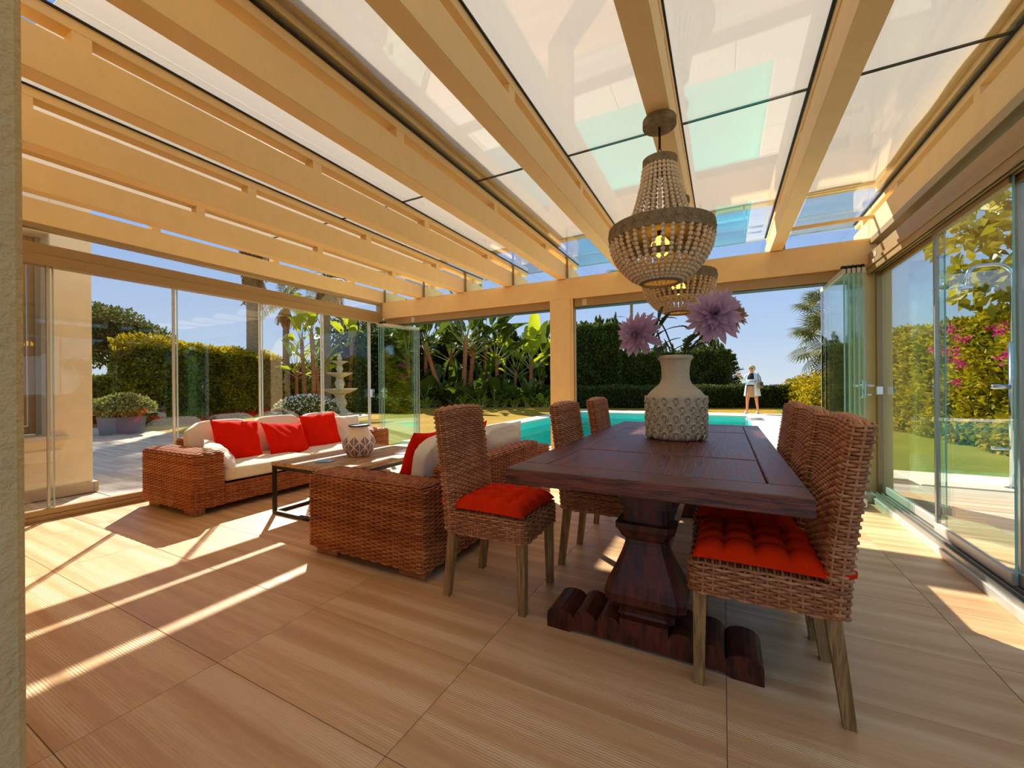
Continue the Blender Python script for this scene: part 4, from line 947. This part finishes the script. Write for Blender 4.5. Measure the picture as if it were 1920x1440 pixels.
for i, px in enumerate(range(768, 1040, 30)):
    ban_px(px + random.uniform(-5, 5), 22.6 + random.uniform(-.2, .8), random.choice((735, 728, 716, 738)), .1, 8, 'leaf_banana', random.uniform(.8, 1.05), ORD[i] + ' from the left of the short broad-leaved plants filling in between the trunks')
for i, px in enumerate(range(758, 1040, 17)):
    x, y = at(px + random.uniform(-6, 6), 21.1 + random.uniform(0, .9)); clump(ORD[i] + ' from the left of the low dark leaf clumps at the lawn edge', x, y, 10, random.uniform(1.0, 1.6), LS, 'low leafy clumps along the lawn edge')
for i, px in enumerate((775, 800, 870, 905, 930, 945, 965, 990, 1005, 1022)):
    x, y = at(px, 20.7); clump(ORD[i] + ' from the left of the yellow green arching clumps at the lawn edge', x, y, 12, random.uniform(1.0, 1.6), LG, 'yellow green clumps along the lawn edge')
x0_, y0_ = at(700, 26.5); x1_, y1_ = at(1075, 25.5)
hedge('screen_hedge', 'tall dark screen of shrubs behind the broad-leaved plants', (x0_, y0_), (x1_, y1_), 1.4, 3.9, 9000, .24, 'leaf_dark', spiky=2)
# ---- conifer hedges to the right of the column
xa_, ya_ = at(1060, 23.0); xb_, yb_ = at(1165, 22.2); hedge('cypress_hedge', 'tall dense cypress hedge next to the column', (xa_, ya_), (xb_, yb_), 1.6, 4.3, 26000, .13, 'leaf_cypress', spiky=9)
xa_, ya_ = at(1160, 22.6); xb_, yb_ = at(1360, 21.6); hedge('cypress_hedge', 'lower stretch of cypress hedge behind the clay vase', (xa_, ya_), (xb_, yb_), 1.6, 2.75, 34000, .13, 'leaf_cypress', spiky=9)
def conifer(label, px, depth, h, r):
    x, y = at(px, depth); t = thing('conifer', label, 'tree', (x, y, 0)); MB().tube([(0, 0, 0), (0, 0, h * .92)], [.09, .02], 7).build('trunk', 'bark_tree', t, True)
    Q = []; E_ = []
    for _ in range(120):
        z = rng.uniform(.15, 1); a = rng.random() * 6.28; ln = r * (1.05 - z) * rng.uniform(.6, 1.2)
        for q in np.linspace(.05, 1, 22): Q.append((math.cos(a) * ln * q, math.sin(a) * ln * q, h * z + .35 * ln * q)); dd = rng.normal(size=3) * .45; E_.append((math.cos(a) + dd[0], math.sin(a) + dd[1], .5 + dd[2]))
    leaves('foliage', t, np.array(Q), np.array(E_), .17, .035, 'leaf_cypress')
conifer('feathery young cypress at the right end of the cypress hedge', 1372, 21.8, 2.75, 1.0); conifer('feathery cypress tip rising above the hedge beside the flowers', 1335, 22.3, 3.5, 1.1); conifer('feathery cypress tip above the hedge behind the right dahlia', 1290, 22.4, 3.6, 1.1)
xa_, ya_ = at(1078, 19.6); xb_, yb_ = at(1530, 18.6); hedge('low_hedge', 'low clipped dark hedge along the far end of the pool lawn', (xa_, ya_), (xb_, yb_), .9, .98, 26000, .09, 'leaf_dark')
# yellow green bushes at far right of the pool
for px, dp, r, z, lb in ((1500, 18.5, .9, .75, 'rounded yellow green bush behind the low hedge'), (1535, 17.2, 1.0, .9, 'large sunlit golden bush beside the folded right glass door'), (1565, 16, 1.1, .9, 'golden bush seen through the folded right glass door'), (1600, 14.5, .9, .7, 'golden bush beside the right corner column')):
    x, y = at(px, dp); t = thing('golden_bush', lb, 'bush', (x, y, 0), group='golden bushes at the right'); blob(t, 'foliage', [(0, 0, z * .55, r, r, z * 1.25), (r * .5, .2, z * .5, r * .7, r * .7, z)], 5000, .12, 'leaf_gold', .3, 'hedge_core_y')
# ---- right garden hedge seen through the right glass
hedge('flowering_hedge', 'sunlit golden green hedge beyond the right lawn', (3.95, 17.5), (4.6, 7.6), 1.3, 2.25, 42000, .11, 'leaf_gold', 'hedge_core_y', bump=.18)
hedge('flowering_hedge', 'golden green hedge at the far right behind the shower pole', (4.6, 8.2), (6.4, 5.2), 1.3, 2.35, 16000, .11, 'leaf_gold', 'hedge_core_y', bump=.18)
t = thing('bougainvillea', 'magenta bougainvillea flowers on the golden right hedge', 'flowers', (4.1, 9.6, 0))
blob(t, 'blossom', [(-.62, .1, 2.02, .10, .16, .12), (-.62, -.30, 1.80, .10, .10, .08), (-.62, .05, 1.62, .10, .20, .12), (-.60, -.15, 1.42, .10, .14, .10), (-.6, .75, 1.72, .10, .16, .08), (-.5, -1.0, 1.9, .1, .2, .1), (-.5, -1.1, 1.5, .1, .16, .1), (-.6, .0, 1.1, .08, .14, .06)], 210, .055, 'flower_pink', .45, None, .9)
# ---- palms
def frond_mesh(name, mat, L, nl, ll, droop, wid=.022):
    V = []; F = []; P = []; D = []
    c = [Vector((L * u * math.cos(droop * u * .5), 0, L * (.35 * u - droop * .6 * u * u))) for u in np.linspace(0, 1, 12)]
    m = MB(); m.tube(c, [.03 * (1 - .8 * i / 11) for i in range(12)], 5); V, F = list(m.v), list(m.f)
    for k in range(nl):
        u = .14 + .86 * k / nl; i = min(10, int(u * 11)); p = c[i].lerp(c[i + 1], u * 11 - i)
        for s_ in (-1, 1):
            l = ll * math.sin(PI * (.12 + .85 * u)) ** .7; d = Vector((.55, s_ * .85, -.15 - .25 * random.random())).normalized(); w = Vector((.8, -s_ * .5, 0)).normalized() * wid; q = p + d * l * .55 + Vector((0, 0, -.02 * l)); e = p + d * l + Vector((0, 0, -.30 * l))
            b = len(V); V += [p + w * .5, p - w * .5, q - w, q + w, e]; F += [(b, b + 1, b + 2, b + 3), (b + 3, b + 2, b + 4)]
    return fast_mesh(name, [tuple(v) for v in V], F, mat)
FR = [frond_mesh('frond', 'leaf_palm', 2.4, 34, .55, .8), frond_mesh('frond', 'leaf_palm', 2.6, 34, .6, 1.1)]; FD = [frond_mesh('dry_frond', 'leaf_dry', 1.5, 26, .4, 1.0)]
def palm(label, x, y, h, r, nfr, ndry, sc=1.0, lean=0, grp='palm trees in the garden'):
    t = thing('palm_tree', label, 'palm tree', (x, y, 0), random.uniform(0, 6), grp)
    prof = []; n = 60
    for i in range(n + 1): z = h * i / n; prof.append((r * (1.0 + .35 * math.exp(-z / .5) - .12 * z / h + (.03 if i % 2 else 0)), z))
    MB().lathe(prof, 16).build('trunk', 'bark_palm', t, True)
    for k in range(nfr): link('frond', random.choice(FR), t, (0, 0, h - .1), (0, -math.radians(random.uniform(-25, 65)), 2 * PI * k / nfr + random.uniform(-.2, .2)), sc * random.uniform(.85, 1.1))
    for k in range(ndry): link('dry_frond', FD[0], t, (0, 0, h - .1 - .5 * random.random()), (0, math.radians(random.uniform(35, 75)), 2 * PI * k / max(1, ndry)), sc * random.uniform(.8, 1.1))
def palm_px(label, px, depth, hpx, wpx, nfr, ndry, sc=1.0):
    x, y = at(px, depth); palm(label, x, y, CAMH + (717 - hpx) / 763 * depth, wpx / 763 * depth / 2, nfr, ndry, sc)
x, y = at(476, 17.8); palm('thick grey palm trunk rising in front of the left hedge', x, y, 10.2, .27, 26, 0, 1.15)
pt = [o for o in COL.objects if o.get('label', '').startswith('thick grey palm')][0]
for k in range(84): link('dry_frond', FD[0], pt, (.12 * math.cos(k), .12 * math.sin(k), 6.0 + 3.7 * (k / 84) + random.uniform(-.2, .2)), (random.uniform(-.4, .4), math.radians(random.uniform(50, 80)), k * 2.4), random.uniform(.8, 1.15))
palm_px('thin distant palm behind the left hedge', 537, 26, 560, 12, 14, 10, 1.0)
palm_px('palm trunk standing just behind the stone fountain', 614, 20, 515, 13, 16, 26, 1.0)
palm_px('tall palm behind the cypress hedge, crown hidden by the chandelier', 1316, 34, 545, 10, 16, 30, 1.3)
palm_px('distant palm with dry crown left of the hanging lamps', 1185, 36, 520, 6, 12, 46, 1.25)
# fan palm by the right stack
FANL = None
def fan_mesh(name, mat, L, n):
    V = []; F = []; m = MB(); m.tube([(0, 0, 0), (L * .45, 0, .05), (L * .8, 0, 0)], .012, 4); V, F = list(m.v), list(m.f); h0 = Vector((L * .8, 0, 0))
    for k in range(n):
        a = -2.3 + 4.6 * k / (n - 1); d = Vector((math.cos(a), math.sin(a), 0)); s_ = Vector((-d.y, d.x, 0)) * .03; l = L * (.62 - .1 * abs(a) / 2.3); b = len(V)
        V += [h0, h0 + d * l * .55 - s_, h0 + d * l + Vector((0, 0, -.22 * l)), h0 + d * l * .55 + s_]; F += [(b, b + 1, b + 2, b + 3)]
    return fast_mesh(name, [tuple(v) for v in V], F, mat)
FANL = fan_mesh('fan_leaf', 'leaf_palm', 1.3, 22)
def fanpalm(label, px, depth, hpx, n, r=.16):
    x, y = at(px, depth); h = CAMH + (717 - hpx) / 763 * depth; t = thing('fan_palm', label, 'palm tree', (x, y, 0)); MB().tube([(0, 0, 0), (0, 0, h)], [r, r * .8], 10).build('trunk', 'bark_palm', t, True)
    for k in range(n): link('fan_leaf', FANL, t, (0, 0, h - .1 - 1.6 * random.random()), (random.uniform(-.4, .4), -math.radians(random.uniform(-60, 60)), 2 * PI * k / n * 3.3), random.uniform(.8, 1.15))
fanpalm('shaggy fan palm seen through the folded right glass door', 1560, 17.0, 575, 64)
# ---- big-leaved tree at the right
t = thing('big_leaf_tree', 'tree with large glossy golden leaves over the right hedge', 'tree', (5.6, 8.4, 0))
MB().tube([(0, 0, 0), (-.1, .1, 1.6), (-.3, -.1, 2.9), (-.2, -.2, 4.2)], [.16, .13, .10, .05], 9).build('trunk', 'bark_tree', t, True)
for p in ((-1.2, .3, 3.3), (-.9, -1.0, 3.7), (.4, .4, 4.3), (-1.5, -.5, 4.4), (-1.6, 1.6, 3.9)): MB().tube([(-.25, -.1, 2.7), tuple(.6 * c + .4 * d for c, d in zip(p, (-.25, -.1, 3.0))), p], [.07, .05, .02], 6).build('branch', 'bark_tree', t, True)
ells = [(-1.2, .3, 3.4, .7, .7, .5), (-.9, -1.0, 3.8, .8, .8, .6), (.4, .4, 4.3, .9, .9, .7), (-1.5, -.5, 4.5, .8, .9, .6), (-1.6, 1.6, 3.9, .7, .9, .5), (-.6, -1.9, 2.9, .7, .7, .7), (-1.9, .6, 2.7, .5, .6, .35), (-.3, 0, 3.6, .9, .9, .7)]
blob(t, 'foliage', ells, 2600, .27, 'leaf_big', .28, None, .8)
palm('arching palm above the golden tree at the far right', 6.3, 9.8, 4.0, .14, 22, 26, 1.0)
# ---- shower outside the right glass
t = thing('garden_shower', 'chrome outdoor shower pole with curved head on the right path', 'shower', (2.72, 6.25, 0), 0)
pts = [(0, 0, 0), (0, 0, 2.25)] + [(-.14 + .14 * math.cos(a), 0, 2.25 + .14 * math.sin(a)) for a in np.linspace(.2, PI / 2, 6)] + [(-.24, 0, 2.39)] + [(-.24 + .10 * math.cos(a), 0, 2.29 + .10 * math.sin(a)) for a in np.linspace(PI / 2 + .2, PI, 5)] + [(-.34, 0, 2.18)]
MB().tube(pts, .022, 10).build('pole', 'chrome', t, True); MB().tube([(0, 0, 0), (0, 0, 1.55)], .036, 12).build('lower_pole', 'chrome', t, True)
MB().tube([(-.17, -.02, 1.08), (-.02, 0, 1.08)], .026, 10).build('tap', 'chrome', t, True); MB().tube([(-.17, 0, .42), (-.02, 0, .42)], .016, 10).build('foot_tap', 'chrome', t, True)
MB().lathe([(.07, 0), (.07, .012), (.04, .02)], 16).build('base_plate', 'chrome', t); MB().lathe([(.06, 2.15), (.06, 2.165), (.02, 2.19)], 16, -.34, 0).build('shower_head', 'chrome', t)

# ---- left garden
hedge('tall_hedge', 'tall hedge, its top coloured gold as if sunlit, behind the left sofa', at(255, 12.1), at(505, 19.6), 1.3, 2.55, 36000, .13, 'leaf_hedge', 'hedge_core', 'leaf_gold', bump=.2)
hedge('side_hedge', 'lower dark hedge behind the grey planter', at(60, 13.6), at(268, 13.4), 1.0, 1.5, 14000, .11, 'leaf_hedge')
t = thing('spreading_tree', 'dark spreading tree above the left hedge', 'tree', (*at(225, 22), 0), .5)
MB().tube([(1.2, -2.2, 0), (.6, -1.2, 1.6), (0, 0, 3.2), (.2, .6, 4.6)], [.22, .2, .16, .08], 8).build('trunk', 'bark_tree', t, True); MB().tube([(.5, -1.0, 1.8), (.4, .6, 2.6), (.6, 2.2, 3.3)], [.14, .1, .05], 7).build('branch', 'bark_tree', t, True)
blob(t, 'foliage', [(0, -.5, 4.3, 1.6, 1.8, 1.1), (.3, 1.0, 3.9, 1.5, 1.5, .8), (0, -2.0, 4.1, 1.6, 1.7, 1.3), (.5, 2.4, 3.3, 1.2, 1.2, .6), (.4, -1.6, 3.0, 1.2, 1.3, .8)], 12000, .2, 'leaf_dark', .3, None, .8)
x, y = at(228, 10.0); t = thing('planter', 'square grey planter on the left patio', 'planter', (x, y, 0), .2)
m = MB(); 
for s0, s1, z0, z1 in ((.29, .33, 0, .43),):
    V = [(-s0, -s0, z0), (s0, -s0, z0), (s0, s0, z0), (-s0, s0, z0), (-s1, -s1, z1), (s1, -s1, z1), (s1, s1, z1), (-s1, s1, z1), (-s1 + .04, -s1 + .04, z1), (s1 - .04, -s1 + .04, z1), (s1 - .04, s1 - .04, z1), (-s1 + .04, s1 - .04, z1), (-s1 + .04, -s1 + .04, z1 - .06), (s1 - .04, -s1 + .04, z1 - .06), (s1 - .04, s1 - .04, z1 - .06), (-s1 + .04, s1 - .04, z1 - .06)]
    m.add(V, [(0, 3, 2, 1)] + [(k, (k + 1) % 4, 4 + (k + 1) % 4, 4 + k) for k in range(4)] + [(4 + k, 4 + (k + 1) % 4, 8 + (k + 1) % 4, 8 + k) for k in range(4)] + [(8 + k, 8 + (k + 1) % 4, 12 + (k + 1) % 4, 12 + k) for k in range(4)])
m.build('pot', 'planter', t); pbox('soil', 'soil', t, -.288, .288, -.288, .288, .34, .385)
t2 = thing('potted_shrub', 'dome of grey green foliage growing in the grey planter', 'shrub', (x, y, .39)); MB().tube([(0, 0, 0), (0, 0, .3)], .04, 7).build('stem', 'bark_tree', t2); blob(t2, 'foliage', [(0, 0, .27, .64, .64, .24), (.05, .05, .34, .46, .46, .24)], 6500, .075, 'leaf_grey', .3, 'hedge_core')
x, y = at(575, 13.2); t = thing('flowering_bush', 'round bush covered in white flowers beside the fountain', 'bush', (x, y, 0)); blob(t, 'foliage', [(0, 0, .3, .95, .95, .5)], 5000, .1, 'leaf_hedge', .3, 'hedge_core'); blob(t, 'blossom', [(0, 0, .35, .98, .98, .5)], 1500, .06, 'flower_white', .5, None, .1)
# fountain
x, y = at(637, 15.2); t = thing('fountain', 'three tiered carved stone fountain on the left lawn', 'fountain', (x, y, 0))
MB().lathe([(.46, 0), (.46, .10), (.40, .12), (.36, .16), (.30, .18)], 8).build('base', 'stone', t)
flut = lambda n, a: (lambda th, z: a * math.cos(n * th))
MB().lathe([(.26, .17), (.27, .22), (.20, .28), (.19, .34), (.24, .44), (.25, .52), (.19, .64), (.16, .72), (.18, .78), (.24, .82)], 40, wob=flut(10, .05)).build('pedestal', 'stone', t, True)
def bowl(r, z, d): MB().lathe([(.10, z - d), (r * .45, z - d * .8), (r * .8, z - d * .35), (r * .97, z - .03), (r, z), (r * .95, z + .005), (r * .8, z - d * .2), (.12, z - d * .4)], 48, wob=flut(16, .022)).build('bowl', 'stone', t, True)
bowl(.62, 1.02, .22); bowl(.46, 1.62, .18); bowl(.30, 2.05, .12)
MB().lathe([(.14, .84), (.15, .98), (.12, 1.06), (.16, 1.18), (.165, 1.25), (.12, 1.36), (.14, 1.46)], 32, wob=flut(8, .05)).build('pedestal', 'stone', t, True); MB().lathe([(.11, 1.5), (.10, 1.6), (.08, 1.66), (.115, 1.74), (.115, 1.8), (.08, 1.88), (.10, 1.95)], 32, wob=flut(8, .05)).build('pedestal', 'stone', t, True)
MB().lathe([(.08, 1.98), (.06, 2.06), (.09, 2.12), (.10, 2.17), (.05, 2.22), (.06, 2.26), (.04, 2.31), (.0, 2.36)], 20).build('finial', 'stone', t, True)
sp_ = MB().lathe([(1.0, -.03), (1.0, .006), (.98, .01)], 40).build('fountain_slab', 'coping', None, loc=(x, y, 0)); tag(sp_, 'round pale slab under the stone fountain', 'slab', kind='structure')
# sunny broad-leaved plants and dark trees behind the fountain
for px, dp, hp_, ln_, n_, mt, sc_ in ((572, 18.5, 640, .2, 10, 'leaf_bright', .85), (590, 18, 625, .2, 11, 'leaf_bright', .9), (556, 19.5, 690, .2, 9, 'leaf_bright', .8), (655, 21, 640, .2, 10, 'leaf_bright', .9), (600, 19.5, 690, .2, 9, 'leaf_bright', .8)): ban_px(px, dp, hp_, ln_, n_, mt, sc_, {572: 'sunlit broad-leaved plant left of the palm behind the fountain', 590: 'tallest sunlit broad-leaved plant left of the fountain', 556: 'leftmost sunlit broad-leaved plant near the fountain', 655: 'sunlit broad-leaved plant right of the stone fountain', 600: 'short sunlit broad-leaved plant right beside the fountain palm'}[px])
for px, dp, z, r, lb in ((668, 23, 3.6, 2.0, 'dark leafy tree behind the stone fountain'), (725, 24, 3.4, 2.0, 'dark leafy tree seen through the folded left glass door'), (630, 25, 2.2, 1.6, 'dark shrub behind the stone fountain'), (765, 25, 3.2, 1.8, 'dark leafy tree at the left end of the broad-leaved plants')):
    x, y = at(px, dp); t = thing('leafy_tree', lb, 'tree', (x, y, 0), group='dark trees behind the fountain'); MB().tube([(0, 0, 0), (.1, 0, z)], [.16, .06], 7).build('trunk', 'bark_tree', t, True); blob(t, 'foliage', [(0, 0, z, r, r, r * .8), (.6, -.6, z * .55, r * .8, r * .8, r * .7), (-.7, -.3, z * .6, r * .8, r * .7, r * .7)], 6500, .22, 'leaf_dark', .3, None, .8)
x, y = at(690, 17.5); t = thing('ground_shrub', 'low dark shrubs at the foot of the trees behind the left glass door', 'shrub', (x, y, 0)); blob(t, 'foliage', [(-1.2, 0, .25, .9, .5, .4), (.2, .2, .3, .9, .5, .45), (1.4, .4, .25, .9, .5, .4)], 4000, .12, 'leaf_dark', .3, 'hedge_core')
# bed of red ground cover in front of the left hedge
t = thing('flower_bed', 'strip of red ground cover at the foot of the left hedge', 'flower bed', (*at(335, 12.4), 0), math.atan2(at(505, 18.2)[1] - at(335, 12.4)[1], at(505, 18.2)[0] - at(335, 12.4)[0])); n = 2600
P = np.stack([rng.random(n) * 6.2, rng.uniform(-.35, .35, n), rng.random(n) * .12], 1); leaves('foliage', t, P, rng.normal(size=(n, 3)) * .5 + np.array([0, 0, .6]), .12, .03, 'mulch_red')
# background shrubs closing the view at the left
xa_, ya_ = at(430, 30); xb_, yb_ = at(720, 31); hedge('screen_hedge', 'dark shrub screen far behind the stone fountain', (xa_, ya_), (xb_, yb_), 1.6, 2.6, 9000, .26, 'leaf_dark')

# ================================================================ PERSON at the far end of the pool
pr = thing('person', 'person in white coat and tan skirt waving beside the pool', 'person', (.93, 17.05, .01), math.atan2(-.90, -.434))
def skin_mesh(name, verts, edges, radii, mat, root=0, levels=2):
    me = bpy.data.meshes.new(name); me.from_pydata(verts, edges, []); o = bpy.data.objects.new(name, me); COL.objects.link(o)
    md = o.modifiers.new('skin', 'SKIN'); md.use_smooth_shade = True; sd = o.modifiers.new('sub', 'SUBSURF'); sd.levels = levels; sd.render_levels = levels
    for v, r in zip(me.skin_vertices[0].data, radii): v.radius = r if isinstance(r, tuple) else (r, r)
    me.skin_vertices[0].data[root].use_root = True
    bpy.context.view_layer.update(); ev = o.evaluated_get(bpy.context.evaluated_depsgraph_get()); nm = bpy.data.meshes.new_from_object(ev)
    bpy.data.objects.remove(o); nm.materials.clear(); nm.materials.append(M[mat]); nm.name = name; nm.polygons.foreach_set('use_smooth', [True] * len(nm.polygons)); return nm
BV = [(0, 0, .94), (0, 0, 1.12), (-.01, 0, 1.34), (0, 0, 1.45), (.015, 0, 1.50), (.025, 0, 1.60), (.03, 0, 1.68),          # 0-6 pelvis .. crown
      (.02, -.09, .86), (.13, -.11, .50), (.17, -.11, .10), (.25, -.12, .04),                                             # 7-10 right leg
      (-.01, .09, .86), (-.07, .11, .49), (-.17, .12, .10), (-.09, .13, .04),                                             # 11-14 left leg
      (0, -.16, 1.39), (.03, -.30, 1.17), (.10, -.42, 1.36), (.12, -.44, 1.42),                                           # 15-18 right arm raised
      (0, .16, 1.39), (-.02, .24, 1.13), (.20, .12, 1.18), (.25, .09, 1.19)]                                              # 19-22 left arm bent
BE = [(0, 1), (1, 2), (2, 3), (3, 4), (4, 5), (5, 6), (0, 7), (7, 8), (8, 9), (9, 10), (0, 11), (11, 12), (12, 13), (13, 14), (2, 15), (15, 16), (16, 17), (17, 18), (2, 19), (19, 20), (20, 21), (21, 22)]
BR = [(.14, .11), (.12, .10), (.13, .10), .05, .05, (.085, .095), (.05, .055), .085, .055, .035, .03, .085, .055, .035, .03, .05, .04, .028, .03, .05, .04, .028, .03]
for base, d in ((18, Vector((.12, -.1, 1))), (22, Vector((1, -.5, .1)))):
    d = d.normalized(); sd_ = d.cross(Vector((1, .3, 0)) if base == 18 else Vector((0, 0, 1))).normalized()
    for k, (off, ln) in enumerate(((-.03, .075), (-.011, .085), (.009, .08), (.028, .065))):
        p0 = Vector(BV[base]); i = len(BV); BV += [tuple(p0 + sd_ * off + d * .035), tuple(p0 + sd_ * off * 1.25 + d * (.035 + ln * .6)), tuple(p0 + sd_ * off * 1.3 + d * (.035 + ln) + Vector((.01, 0, 0)))]
        BE += [(base, i), (i, i + 1), (i + 1, i + 2)]; BR += [.010, .009, .008]
    i = len(BV); BV += [tuple(Vector(BV[base]) - sd_ * .045 + d * .01), tuple(Vector(BV[base]) - sd_ * .07 + d * .045)]; BE += [(base, i), (i, i + 1)]; BR += [.011, .009]
link('body', skin_mesh('body', BV, BE, BR, 'skin'), pr)
def loft(name, mat, rings, parent, a0=0.0, a1=2 * PI, n=28, thick=.012, wave=0.0):
    V = []; F = []; closed = abs(a1 - a0 - 2 * PI) < 1e-6; cnt = n if closed else n + 1
    for off in (0, -thick):
        for (cx, cy, z, rx, ry) in rings:
            for k in range(cnt):
                a = a0 + (a1 - a0) * k / n; w = 1 + wave * math.sin(a * 9) * max(0, 1 - (z - rings[0][2]) / .5); V.append((cx + (rx + off) * w * math.cos(a), cy + (ry + off) * w * math.sin(a), z))
    L = len(rings) * cnt
    for i in range(len(rings) - 1):
        for k in range(n):
            j = (k + 1) % cnt; q = (i * cnt + k, i * cnt + j, (i + 1) * cnt + j, (i + 1) * cnt + k); F += [q, tuple(L + x for x in q[::-1])]
    return link(name, fast_mesh(name, V, F, mat, True), parent)
loft('skirt', 'skirt', [(.02, 0, .60, .20, .215), (.02, 0, .74, .19, .205), (0, 0, .92, .165, .18), (0, 0, 1.02, .145, .155)], pr, wave=.03)
loft('top', 'top_black', [(0, 0, 1.0, .15, .16), (0, 0, 1.14, .14, .155), (0, 0, 1.30, .135, .165), (0, 0, 1.42, .085, .11), (.005, 0, 1.46, .062, .065)], pr)
loft('coat', 'coat', [(-.02, 0, .64, .25, .27), (-.01, 0, .85, .22, .245), (-.01, 0, 1.10, .185, .21), (-.01, 0, 1.30, .165, .205), (-.01, 0, 1.42, .10, .15), (0, 0, 1.48, .075, .085)], pr, .62, 2 * PI - .62, 34, .012, .03)
for pts, rr in ((((0, -.15, 1.40), (.015, -.22, 1.29), (.03, -.30, 1.18), (.055, -.345, 1.245)), (.075, .07, .066, .06)), (((0, .15, 1.40), (-.01, .20, 1.28), (-.02, .245, 1.14), (.10, .185, 1.16)), (.078, .072, .068, .058))): MB().tube(pts, list(rr), 12).build('sleeve', 'coat', pr, True)
hm_ = MB(); hm_.sphere((.005, 0, 1.635), .118, 16, 10, (1, .92, 1.0)); hm_.v = [(x - max(0, x - .055) * .75 if z < 1.675 else x, y, z) for x, y, z in hm_.v]; hm_.build('hair', 'hair', pr, True)
MB().sphere((.125, 0, 1.60), .018, 8, 6, (1, .7, 1.2)).build('nose', 'skin', pr, True); MB().sphere((.105, 0, 1.555), .018, 8, 5, (.5, 1.3, .35)).build('mouth', 'cloth_red', pr, True)
m = MB(); m.sphere((.108, -.035, 1.625), .028, 8, 6, (.45, 1, .8)); m.sphere((.108, .035, 1.625), .028, 8, 6, (.45, 1, .8)); m.box(.11, .118, -.02, .02, 1.625, 1.632); m.build('sunglasses', 'black_plastic', pr, True)
for p in ((.21, -.12), (-.13, .125)):
    m = MB(); m.sphere((p[0], p[1], .045), .055, 12, 7, (2.4, .85, .9)); m.v = [(x, y, max(-.008, z)) for x, y, z in m.v]; m.build('shoe', 'shoe', pr, True)
bg_ = thing('handbag', 'brown shoulder bag carried by the person at the pool', 'bag', (.93, 17.05, .01), math.atan2(-.90, -.434))
MB().box(-.02, .26, .26, .36, .92, 1.14, .02, 2).build('bag_body', 'bag', bg_, True); MB().box(0, .24, .355, .366, 1.02, 1.14, .004).build('flap', 'dark_frame', bg_)
MB().tube([(.02, .31, 1.13), (0, .27, 1.32), (0, .19, 1.47), (.08, .22, 1.38), (.22, .31, 1.13)], .009, 6).build('strap', 'black_plastic', bg_, True)
sc_o = pillow_obj('scarf', .20, .26, .09, 'blue_cloth', None, seed=11); sc_o.matrix_world = Matrix.Translation(pr.location) @ Matrix.Rotation(pr.rotation_euler.z, 4, "Z") @ Matrix.Translation((.25, .06, 1.14)) @ Matrix.Rotation(1.3, 4, 'Y'); tag(sc_o, 'crumpled pale blue cloth held by the person at the pool', 'cloth')
